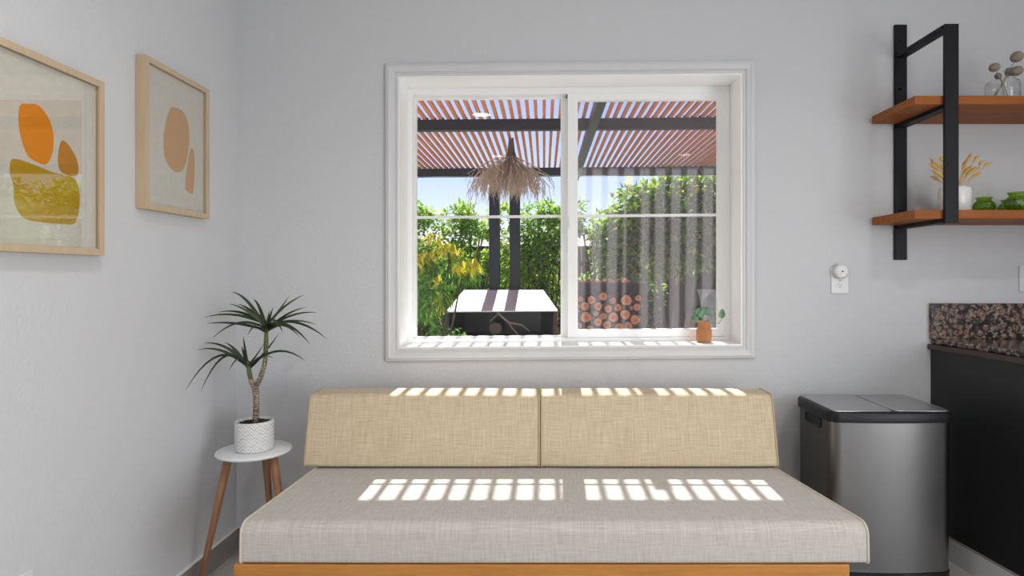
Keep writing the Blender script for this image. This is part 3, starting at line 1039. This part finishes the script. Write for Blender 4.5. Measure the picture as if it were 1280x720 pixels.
# handle recess on the left side
yz = rounded([(2.455, .612), (2.60, .612), (2.60, .658), (2.455, .658)], [.012] * 4)
A = [(CX0 + .001, y, z) for y, z in yz]; B = [(CX0 + .012, y, z) for y, z in yz]
cyz = (2.5275, .635)
C2 = [(CX0 - .001, cyz[0] + (y - cyz[0]) * .9, cyz[1] + (z - cyz[1]) * .72) for y, z in yz]
mb = MB(); mb.prism(A, B); hd = mb.build('handle', 'blackplastic', can)
mb = MB()
n_ = len(A); A2 = [(CX0 - .003, y, z) for y, z in yz]
mb.add(A + A2 + [(CX0 - .003, p[1], p[2]) for p in C2] + [(CX0 + .0008, p[1], p[2]) for p in C2], [(q * n_ + k, q * n_ + (k + 1) % n_, (q + 1) * n_ + (k + 1) % n_, (q + 1) * n_ + k) for q in range(3) for k in range(n_)], 0, True)
mb.build('handle_lip', 'blackplastic', hd)
for (a, b_) in ((1.150, 1.285), (1.385, 1.53)):
    mb = MB(); mb.box(a, b_, CY0 - .052, CY0 + .02, .045, .062)
    mb.build('pedal', 'lidsteel', can, bevel=.006)

# ------------------------------------------------------------------ terracotta bud vase on the sill
EX, EY = .737, 2.838
EZ = sh(EX, OZ0) + .0065
mb = MB()
mb.lathe([(0, .0), (.031, .0), (.0345, .003), (.035, .010), (.035, .055), (.033, .062), (.0285, .068), (.0275, .074), (.0275, .094), (.0265, .097), (.024, .097), (.023, .093), (.023, .07), (.028, .06), (.028, .01), (0, .008)], (EX, EY, EZ), 40)
o = mb.build('bud_vase', 'terracotta', origin=(EX, EY, EZ)); tag(o, 'small terracotta bottle vase with eucalyptus sprigs on the window sill', 'vase')


def disc_leaf(mb, c, ax, nrm, l, w):
    ax, nrm = Vector(ax).normalized(), Vector(nrm).normalized()
    s = ax.cross(nrm).normalized()
    nrm = s.cross(ax)
    vs = [Vector(c)]
    n = 14
    for k in range(n):
        a = 2 * PI * k / n
        r_ = 1.0
        p = Vector(c) + ax * (l * .5 * math.cos(a)) + s * (w * .5 * math.sin(a) * (1 - .25 * math.cos(a))) + nrm * (.12 * l * math.sin(a) ** 2)
        vs.append(p)
    mb.add(vs, [(0, k + 1, (k + 1) % n + 1) for k in range(n)], 0, True)


sprigs = [([(877, 405), (876, 396), (872, 388)], [(870.5, 400, 6, 9, -.4, -.03), (867.5, 396.5, 5.5, 10, -.6, 0.01)], 'eucalyptus sprig leaning left in the terracotta vase'),
          ([(879, 405), (879, 395), (881, 384)], [(878, 391, 14, 7, .9, -.02), (881.5, 386, 8, 5, .2, .03), (873, 389, 9, 6, 1.2, -.01), (886, 392, 10, 5, .1, .01)], 'eucalyptus sprig standing upright in the terracotta vase'),
          ([(882, 405), (890, 402), (898, 405), (903, 397)], [(902.2, 392, 12, 7.6, 1.5, -.02)], 'long eucalyptus sprig reaching right over the sash from the terracotta vase')]
for pts, lv, lb in sprigs:
    o = thing('eucalyptus_sprig', (EX, EY, EZ + .03), lb, 'sprig', 'eucalyptus sprigs in the terracotta vase')
    mb = MB()
    path = [Vector((EX, EY, EZ + .03))] + [P(u, v, EY) for u, v in pts]
    mb.tube(path, .0012, 6); mb.build('stalk', 'dgreen', o)
    mb = MB()
    for (u, v, l, w, a, dd) in lv:
        k = EY / F
        disc_leaf(mb, P(u, v, EY + dd * .7), (math.cos(a), random.uniform(-.2, .2), math.sin(a)), (random.uniform(-.3, .3), -1, .35), l * k, w * k)
    mb.build('leaves', 'euca', o, weld=False)

# ------------------------------------------------------------------ outdoors
g = MB().box(-30, 30, YO, 45, -.2, -.08).build('ground', 'concrete'); struct(g)
mb = MB(); mb.box(-6, 7, YO, 3.738, 2.765, 2.95); o = struct(mb.build('eave', 'eaves'))
mb = MB(); mb.box(-.72, .95, YO + .013, YO + .12, .86, .905); o = struct(mb.build('trim_1', 'trim')); o['label'] = 'white outer window ledge'

# glass vase on the outer ledge
GX, GY = (886 - CX) * 3.07 / F, 3.07
mb = MB()
mb.lathe([(0, .001), (.036, .001), (.040, .006), (.036, .05), (.034, .10), (.037, .15), (.046, .20), (.058, .248), (.056, .248), (.044, .20), (.0345, .15), (.0315, .10), (.0335, .05), (.036, .014), (0, .012)], (GX, GY, .905), 40)
o = mb.build('glass_vase', 'vaseglass', origin=(GX, GY, .905)); tag(o, 'clear flared glass vase just outside the window behind the terracotta vase', 'vase')

# pergola
pg = thing('pergola', (0, 6.2, -.08), 'pergola with orange slatted roof on dark beams and twin dark posts outside', 'pergola')
ZP = 2.76
tilt = (.0085, .1)
mb = MB(); k = 0
x = -4.1
while x < 6.3:
    w = .030
    mb.box(x - w / 2, x + w / 2, 3.745, 8.86, ZP, ZP + .032); x += .0772 + random.choice([0, 0, 0, .002, -.002])
MB().box(-4.2, 6.45, 6.02, 6.10, ZP - .105, ZP - .001).build('beam', 'pergdark', pg, shear=tilt)
MB().box(-4.2, 6.45, 8.74, 8.84, ZP - .115, ZP - .001).build('beam', 'pergdark', pg, shear=tilt)
x = -4.05
while x < 6.3:                          # short blocks between the slats, on the beams
    mb.box(x + .020, x + .052, 6.065, 6.095, ZP, ZP + .03, 1); mb.box(x + .020, x + .052, 8.79, 8.82, ZP, ZP + .03, 1); x += .0772
mb.build('roof_slats', ['slat', 'redwood'], pg, shear=tilt)
MB().box(.415, .485, 3.745, 8.735, ZP - .20, ZP - .108).build('rafter', 'pergdark', pg, shear=tilt)
for (u0, u1) in ((611.5, 624.5), (637, 650)):
    xa, xb = (u0 - CX) * 8.74 / F, (u1 - CX) * 8.74 / F
    MB().box(xa, xb, 8.71, 8.86, -.08, ZP - .116).build('post', 'pergdark', pg, bevel=.005)
for xx in (-3.9, 6.2):
    MB().box(xx, xx + .14, 8.71, 8.86, -.08, ZP - .14).build('post', 'pergdark', pg, bevel=.005)

# dried grass pendant
DXX, DY = (639 - CX) * 6.85 / F, 6.85
pd = thing('straw_pendant', (DXX, DY, ZP), 'pendant of drooping dried palm strands hanging under the pergola roof', 'pendant')
mb = MB()
ztop = ZP - .002
for k in range(14):
    a = 2 * PI * k / 14
    mb.tube([(DXX + .018 * math.cos(a), DY + .018 * math.sin(a), ztop - random.uniform(0, .05)), (DXX + .03 * math.cos(a), DY + .03 * math.sin(a), ztop - .15), (DXX + .07 * math.cos(a), DY + .07 * math.sin(a), ztop - .27)], [.010, .013, .008], 6)
mb.build('stem_bundle', 'ash2', pd, weld=False)
mb = MB()
for k in range(90):
    a = random.uniform(0, 2 * PI)
    R_ = .54 * math.sqrt(random.uniform(.01, 1)) * random.uniform(.8, 1)
    c, s_ = math.cos(a), math.sin(a)
    w_ = R_ / .5
    z0 = ztop - .18 - random.uniform(0, .10)
    p0 = Vector((DXX + .03 * c, DY + .03 * s_, z0))
    p1 = Vector((DXX + R_ * .5 * c, DY + R_ * .5 * s_, z0 - .05 - .02 * w_ - random.uniform(0, .07)))
    p2 = Vector((DXX + R_ * c, DY + R_ * s_, p1.z - .05 - .05 * w_ - random.uniform(0, .08)))
    mb.tube([p0, p1, p2], [.006, .0045, .0025], 4)
    for q in range(12):
        t_ = random.uniform(.2, 1)
        b0 = p1.lerp(p2, (t_ - .5) * 2) if t_ > .5 else p0.lerp(p1, t_ * 2)
        L_ = random.uniform(.08, .30) * (1.35 - .55 * w_)
        b1 = b0 + Vector((random.gauss(0, .03) + c * .03, random.gauss(0, .03) + s_ * .03, -L_))
        m0 = b0.lerp(b1, .35) + Vector((random.gauss(0, .018), random.gauss(0, .018), .01))
        m1_ = b0.lerp(b1, .7) + Vector((random.gauss(0, .018), random.gauss(0, .018), 0))
        mb.tube([b0, m0, m1_, b1], [.0032, .0034, .0038, .0012], 3)
mb.build('strands', 'ash', pd, weld=False)

# lean-to log store with white roof
sd = thing('log_store', (-.55, 8.1, -.08), 'dark open-fronted log store with white sloping roof in front of twin posts', 'log store')
fl, fr, bl_, br_ = P(558, 389, 7.75), P(697, 388, 7.75), P(580, 362.5, 8.5), P(679, 362.5, 8.5)
th = Vector((0, 0, -.015))
MB().hexa([fl + th, fr + th, bl_ + th, br_ + th, fl, fr, bl_, br_]).build('roof_sheet', 'roofwhite', sd)
zb = -.08
def quadwall(a, b, off, mi='shed', nm='side_board'):
    a, b = Vector(a), Vector(b)
    d = Vector((b.y - a.y, a.x - b.x, 0)).normalized() * off
    lo = lambda p: Vector((p.x, p.y, zb))
    dn = Vector((0, 0, -.02))
    MB().hexa([lo(a), lo(b), lo(a) + d, lo(b) + d, a + dn, b + dn, a + d + dn, b + d + dn]).build(nm, mi, sd)
i1 = Vector((.02, .03, 0)); i2 = Vector((-.05, .03, 0))
quadwall(fl + i1, bl_ + Vector((.02, -.03, 0)), -.02)
quadwall(fr + i2, br_ + Vector((-.03, -.03, 0)), .02)
quadwall(bl_ + Vector((.02, -.02, 0)), br_ + Vector((-.02, -.02, 0)), -.02, nm='back_board')
MB().box(fr.x - .055, fr.x - .0, 7.762, 7.80, zb, fr.z - .02).build('front_post', 'redwood', sd)
MB().box(fl.x + .0, fl.x + .03, 7.762, 7.80, zb, fl.z - .02).build('front_post', 'shed', sd)
MB().box(fl.x + .03, fr.x - .06, 7.80, 8.38, .43, .46).build('inner_shelf', 'shed', sd)
lx = [(-.62, .09)]


def log_mesh(r, L, seed):
    rnd = random.Random(seed)
    n = 20
    prof = [r * (1 + .05 * math.sin(3 * a + seed) + .03 * rnd.uniform(-1, 1)) for a in [2 * PI * k / n for k in range(n)]]
    A = [(prof[k] * math.cos(2 * PI * k / n), 0, prof[k] * math.sin(2 * PI * k / n)) for k in range(n)]
    B = [(x * 1.02, L, z * .97) for x, _, z in A]
    mb = MB()
    mb.add(A + B, [(k, (k + 1) % n, n + (k + 1) % n, n + k) for k in range(n)], 0, True)
    A1 = [(x * .93, -.0008, z * .93) for x, _, z in A]
    mb.add(A + A1, [(k, (k + 1) % n, n + (k + 1) % n, n + k) for k in range(n)], 0)
    mb.add(A1, [tuple(range(n))], 1)
    mb.add(B, [tuple(range(n))], 1)
    return mb


for i, (x, r) in enumerate(lx):
    o = log_mesh(r * .9, .4, i).build('log', ['bark', 'trunk'], weld=False)
    o.location = (x, 7.86, .46 + r * .97)
    tag(o, 'dull brown log lying inside the dark white-roofed log store', 'log')
mb = MB()
mb.tube([P(622, 388, 7.84) + Vector((0, 0, -.03)), P(629, 397, 7.83), P(636, 403, 7.82), P(652, 406, 7.82), P(662, 414, 7.84)], [.012, .014, .013, .010, .007], 6)
mb.tube([P(636, 403, 7.82), P(640, 410, 7.80), P(648, 418, 7.80)], [.009, .008, .006], 6)
mb.tube([P(624, 391, 7.84), P(612, 402, 7.82)], [.008, .004], 6)
o = mb.build('branch', 'stem', origin=P(640, 405, 7.83)); tag(o, 'bare forked branch hanging in the opening of the log store', 'branch')

# firewood stack
fw = [(195, 360, 42), (310, 325, 43), (412, 368, 33), (545, 365, 57), (660, 340, 32), (85, 352, 27), (130, 424, 45), (262, 425, 43), (362, 450, 40), (458, 437, 38), (648, 432, 46), (140, 532, 56), (238, 495, 27), (312, 522, 34),
      (415, 535, 52), (532, 508, 52), (262, 582, 42), (352, 612, 44), (470, 632, 46), (635, 560, 56), (55, 470, 24), (60, 620, 40), (590, 440, 20), (730, 500, 30), (560, 620, 42), (180, 650, 36), (60, 420, 22), (720, 420, 26)]
DW = 7.0
fw = [list(q) for q in fw]
for _ in range(40):                      # settle the radii so that no two logs run into each other
    for a_ in range(len(fw)):
        for b_ in range(a_):
            A_, B_ = fw[a_], fw[b_]
            ov = (A_[2] + B_[2]) * 1.03 - math.hypot(A_[0] - B_[0], A_[1] - B_[1])
            if ov > 0:
                big = A_ if A_[2] > B_[2] else B_
                big[2] -= ov * .5
for i, (x, y, r) in enumerate(fw):
    c = P(715 + x / 8, 330 + y / 8, DW)
    o = log_mesh(r * .985 / 8 * DW / F, .42, 100 + i).build('firewood_log', ['bark', 'logend'], weld=False)
    o.location = (c.x, DW + random.uniform(-.02, .02), c.z)
    o.rotation_euler = (0, random.uniform(0, 6.28), 0)
    tag(o, 'round sawn log, orange cut end showing, in the firewood stack beyond the right pane', 'log', 'sawn logs in the firewood stack')
zr = P(715, 330 + 690 / 8, DW).z
rk = thing('firewood_rack', (.75, 7.2, -.08), 'dark timber rack holding the sawn firewood, covered by a thin sheet', 'rack')
xa, xb = .335, 1.12
MB().box(xa, xb, 6.97, 7.44, zr - .06, zr - .002).build('rack_shelf', 'rackwood', rk)
for (x, y) in ((xa - .05, 6.98), (xb, 6.98), (xa - .05, 7.38), (xb, 7.38)):
    MB().box(x, x + .05, y, y + .05, -.08, 1.13).build('rack_post', 'rackwood', rk)
mb = MB(); mb.box(xa - .06, xb + .06, 6.94, 7.46, 1.13, 1.145); mb.build('cover_sheet', 'rackwood', rk)
MB().box(xa - .06, xb + .06, 7.44, 7.46, zr, 1.13).build('back_board', 'rackwood', rk)
# split pieces on top
for i in range(9):
    x = .40 + i * .075 + random.uniform(-.01, .01); w = random.uniform(.03, .05)
    zt = 1.1455
    A = [(x - w, 6.96, zt), (x + w, 6.96, zt), (x + random.uniform(-.01, .01), 6.96, zt + random.uniform(.03, .05))]
    B = [(a[0], 7.36, a[2]) for a in A]
    o = MB().prism(A, B).build('split_log', 'logend' if i % 2 else 'bark', origin=(x, 7.16, zt))
    tag(o, 'split wedge of firewood lying on top of the covered firewood stack', 'split log', 'split wedges on the firewood stack')

# fence
fe = thing('board_fence', (0, 10.9, -.08), 'weathered brown board fence behind the hedge', 'fence')
mb = MB(); x = -7.0
while x < 8.5:
    mb.box(x, x + .137, 10.9 + random.uniform(0, .006), 10.925, -.06, 1.75 + random.uniform(-.01, .01)); x += .142
mb.build('fence_boards', 'fence', fe)
for z in (.3, 1.4):
    MB().box(-7, 8.5, 10.926, 10.97, z, z + .09).build('fence_rail', 'fence', fe)


# foliage
def leaf(vs, fs, p, ax, nm, L, W, droop=.15):
    ax = ax.normalized(); s = ax.cross(nm)
    s = s.normalized() if s.length > 1e-5 else ax.orthogonal().normalized()
    up = s.cross(ax)
    o = len(vs)
    m1 = p + ax * (L * .45)
    vs += [p, m1 + s * (W * .5) + up * W * .15, p + ax * L - up * (L * droop), m1 - s * (W * .5) + up * W * .15]
    fs += [(o, o + 1, o + 2), (o, o + 2, o + 3)]


def foliage(name, parent, m, blobs, n, L, W, seed, droop=.15, hang=.2, weights=None, keep=None):
    rnd = random.Random(seed)
    vs, fs = [], []
    wt = weights or [b[3] * b[4] * b[5] for b in blobs]
    tries = 0
    while len(fs) < 2 * n and tries < n * 6:
        tries += 1
        b = rnd.choices(blobs, wt)[0]
        d = Vector((rnd.gauss(0, 1), rnd.gauss(0, 1), rnd.gauss(0, 1))).normalized()
        q = rnd.random() ** .45
        p = Vector((b[0] + d.x * b[3] * q, b[1] + d.y * b[4] * q, b[2] + d.z * b[5] * q))
        if noise.noise(p * 2.3) + .35 * noise.noise(p * 6.1) < -.22 or (keep and not keep(p)):
            continue
        ax = (d + Vector((rnd.gauss(0, .7), rnd.gauss(0, .7), rnd.gauss(0, .7) - hang)))
        nm = Vector((rnd.gauss(0, .6), rnd.gauss(0, .6), 1))
        leaf(vs, fs, p, ax, nm, L * rnd.uniform(.6, 1.25), W * rnd.uniform(.7, 1.2), droop)
    mb = MB(); mb.add(vs, fs)
    return mb.build(name, m, parent, weld=False)


def stems(parent, pts, r=.03, nm='trunk'):
    mb = MB()
    for a, b, r0 in pts:
        a, b = Vector(a), Vector(b)
        mid = a.lerp(b, .5) + Vector((random.gauss(0, .05), random.gauss(0, .05), 0))
        mb.tube([a, mid, b], [r0, r0 * .8, r0 * .45], 7)
    mb.build(nm, 'trunk', parent, weld=False)


# hedge plants in front of the fence, one after another
hs = [(-3.6, 10.2, 1.02, 'leafy green hedge shrub farthest left, mostly behind the window frame'),
      (-2.35, 10.05, 1.04, 'leafy green hedge shrub behind the drooping yellow-green shrub'),
      (-1.2, 10.1, .98, 'leafy green hedge shrub directly behind the twin dark posts'),
      (-.05, 10.05, 1.04, 'leafy green hedge shrub behind the middle stile of the window'),
      (1.1, 10.1, .98, 'leafy green hedge shrub behind the firewood stack')]
for i, (x, y, k, lb) in enumerate(hs):
    t = thing('hedge_shrub', (x, y, -.08), lb, 'shrub', 'hedge shrubs along the fence')
    bl = []
    rnd = random.Random(i)
    for z in (.35, .9, 1.4, 1.85):
        for q in range(3):
            bl.append((x + rnd.uniform(-.45, .45), y + rnd.uniform(-.15, .15), z * k + rnd.uniform(-.1, .1), .55, .26, .42))
    for q in range(9):
        bl.append((x + rnd.uniform(-.65, .65), y + rnd.uniform(-.3, .2), 2.12 * k + rnd.uniform(-.1, .16), .17, .17, .22))
    foliage('foliage', t, 'hedge', bl, 6200, .105, .042, 20 + i, weights=[1.5] * 12 + [.35] * 9)
    stems(t, [((x + rnd.uniform(-.2, .2), y, -.08), (x + rnd.uniform(-.5, .5), y, 1.9), .022) for _ in range(6)])

# side hedge right of the pergola, mirrored in the glass of the orange print
for i, y in enumerate((4.3, 5.3, 6.3, 7.3, 8.3)):
    x = 4.75
    t = thing('side_hedge_shrub', (x, y, -.08), 'leafy green shrub of the side hedge, only mirrored in the glass of the orange print', 'shrub', 'side hedge shrubs')
    rnd = random.Random(70 + i)
    bl = [(x + rnd.uniform(-.25, .25), y + rnd.uniform(-.4, .4), z + rnd.uniform(-.1, .1), .42, .5, .42) for z in (.3, .8, 1.3, 1.8, 2.2) for _ in range(3)]
    foliage('foliage', t, 'hedge', bl, 4500, .12, .05, 170 + i)
    stems(t, [((x, y + rnd.uniform(-.2, .2), -.08), (x + rnd.uniform(-.3, .3), y + rnd.uniform(-.3, .3), 1.9), .025) for _ in range(3)])

for i, (x, y) in enumerate(((4.7, 9.75), (5.8, 9.6))):
    t = thing('side_hedge_shrub', (x, y, -.08), 'leafy green shrub of the side hedge, only mirrored in the glass of the orange print', 'shrub', 'side hedge shrubs')
    rnd = random.Random(80 + i)
    bl = [(x + rnd.uniform(-.4, .4), y + rnd.uniform(-.2, .2), z + rnd.uniform(-.1, .1), .5, .4, .42) for z in (.3, .8, 1.3, 1.8, 2.3) for _ in range(3)]
    foliage('foliage', t, 'hedge', bl, 4500, .12, .05, 180 + i)
    stems(t, [((x + rnd.uniform(-.2, .2), y, -.08), (x + rnd.uniform(-.3, .3), y, 1.9), .025) for _ in range(3)])

# tall trees on the right
tr = [(2.05, 9.65, 'yellow-green leafy tree rising behind the firewood stack to the pergola beam', [(0, 0, 2.3, .75, .55, .6), (-.6, 0, 2.2, .45, .5, .5), (.5, .1, 2.3, .6, .5, .6), (0, 0, 1.75, .85, .5, .55), (-.6, -.1, 1.4, .4, .4, .5), (.5, 0, 1.75, .5, .5, .35)]),
      (3.35, 9.6, 'dense leafy tree at the right edge of the window view', [(0, 0, 2.3, .85, .55, .65), (-.5, 0, 2.1, .6, .5, .7), (.6, 0, 2.2, .6, .5, .7), (0, 0, 1.75, .7, .5, .3)])]
for i, (x, y, lb, bl) in enumerate(tr):
    t = thing('leafy_tree', (x, y, -.08), lb, 'tree', 'trees right of the firewood stack')
    foliage('foliage', t, 'tree', [(x + b[0], y + b[1], b[2], b[3], b[4], b[5]) for b in bl], 8500, .145, .066, 60 + i)
    stems(t, [((x, y, -.08), (x + .05, y, 2.3), .06), ((x - .1, y, -.08), (x - .45, y, 2.2), .04), ((x + .1, y, -.08), (x + .5, y, 2.2), .04), ((x, y, 1.0), (x - .2, y - .2, 2.4), .03)])

# drooping shrub at the left of the window view
sx, sy = (556 - CX) * 6.6 / F, 6.6
t = thing('drooping_shrub', (sx, sy, -.08), 'drooping shrub with yellow-green young leaves at the left of the window view', 'shrub')
bl = []
rnd = random.Random(5)
for (u, v, ru, rv) in ((545, 325, 27, 28), (532, 370, 18, 34), (568, 342, 24, 20), (533, 405, 14, 22), (528, 318, 14, 22), (588, 340, 14, 12), (550, 368, 18, 18)):
    c = P(u, v, sy); k = sy / F
    bl.append((c.x, c.y + rnd.uniform(-.15, .15), c.z, ru * k, .25, rv * k))
bl.append((sx, sy, .3, .35, .25, .4))
foliage('foliage', t, 'shrub', bl, 2100, .10, .024, 90, droop=.35, hang=1.0)
bl = []
for (u, v, ru, rv) in ((543, 298, 16, 7), (560, 310, 14, 8), (528, 322, 7, 12), (574, 330, 12, 7), (592, 330, 8, 9), (548, 340, 7, 12), (540, 314, 10, 8), (552, 372, 6, 8)):
    c = P(u, v, sy - .12); bl.append((c.x, c.y, c.z, ru * k, .2, rv * k))
foliage('young_leaves', t, 'shruby', bl, 300, .115, .022, 91, droop=.4, hang=1.5)
stems(t, [((sx - .05 + i_ * .04, sy, -.08), (sx + dx, sy, z), .016) for i_, (dx, z) in enumerate([(-.1, 1.3), (.05, 1.55), (.2, 1.3), (-.2, 1.1)])], nm='branches')

# ------------------------------------------------------------------ light
SUN_EL = math.radians(54.1)
sun = bpy.data.objects.new('sun', bpy.data.lights.new('sun', 'SUN')); COL.objects.link(sun)
sun.data.energy = 11.0; sun.data.angle = math.radians(.53); sun.data.color = (1, .975, .94)
dirv = Vector((-.010, -math.cos(SUN_EL), -math.sin(SUN_EL)))
sun.rotation_euler = dirv.to_track_quat('-Z', 'Y').to_euler()

w = bpy.data.worlds.new('sky'); S.world = w; w.use_nodes = True
nt = w.node_tree
sky = nt.nodes.new('ShaderNodeTexSky'); sky.sky_type = 'NISHITA'; sky.sun_disc = False
sky.sun_elevation = SUN_EL; sky.sun_rotation = 0.0; sky.air_density = 1.0; sky.dust_density = .35; sky.ozone_density = 2.0
bg = nt.nodes['Background']; bg.inputs[1].default_value = .15
sm = nt.nodes.new('ShaderNodeMix'); sm.data_type = 'RGBA'; sm.blend_type = 'MULTIPLY'; sm.inputs[0].default_value = 1
sm.inputs[7].default_value = (1.0, .86, .92, 1)
nt.links.new(sky.outputs[0], sm.inputs[6]); nt.links.new(sm.outputs[2], bg.inputs[0])


def area(name, loc, rot, sx_, sy_, power, col=(1, 1, 1)):
    l = bpy.data.objects.new(name, bpy.data.lights.new(name, 'AREA')); COL.objects.link(l)
    l.data.shape = 'RECTANGLE'; l.data.size = sx_; l.data.size_y = sy_; l.data.energy = power; l.data.color = col
    l.location = loc; l.rotation_euler = rot
    return l


# fill light added in the invented door opening, right of the camera
area('door_fill_light', (XR + .03, ym, 1.1), (0, math.radians(90), 0), 1.95, 3.0, 96, (.94, .97, 1.0))

# recessed ceiling downlights, above and behind the camera
for (x, y) in ((-.5, 1.0), (1.5, 1.0), (-.5, -.7), (1.5, -.7)):
    t = thing('recessed_light', (x, y, ZC - .02), 'small round recessed ceiling downlight above the photo frame', 'ceiling light', 'recessed ceiling downlights')
    mb = MB(); mb.lathe([(.078, .0), (.085, .0), (.098, .012), (.1, .0198), (.078, .0198)], (x, y, ZC - .02), 40); mb.build('trim_ring', 'white', t)
    MB().lathe([(0, .016), (.078, .016), (.078, .0195), (0, .0195)], (x, y, ZC - .02), 40).build('lens', 'plate', t)
    l = area('downlight_lamp', (x, y, ZC - .006), (0, 0, 0),   .15, .15, 8, (1, .96, .91)); l.data.shape = 'DISK'; l.data.spread = math.radians(160)

# ------------------------------------------------------------------ camera
cam = bpy.data.objects.new('camera', bpy.data.cameras.new('camera')); COL.objects.link(cam)
cam.location = (0, 0, H); cam.rotation_euler = (math.radians(90), 0, 0)
cam.data.sensor_width = 36; cam.data.sensor_fit = 'HORIZONTAL'
cam.data.lens = F / 1280 * 36
cam.data.shift_x = (640 - CX) / 1280; cam.data.shift_y = (CY - 360) / 1280
cam.data.clip_start = .02; cam.data.clip_end = 200
S.camera = cam
S.view_settings.view_transform = 'Standard'; S.view_settings.look = 'None'
S.view_settings.exposure = 0; S.view_settings.gamma = 1; S.view_settings.use_curve_mapping = False
cy_ = S.cycles
cy_.use_denoising = True; cy_.max_bounces = 10; cy_.diffuse_bounces = 5; cy_.glossy_bounces = 4; cy_.transparent_max_bounces = 24; cy_.transmission_bounces = 8
cy_.caustics_reflective = False; cy_.caustics_refractive = False; cy_.sample_clamp_indirect = 6
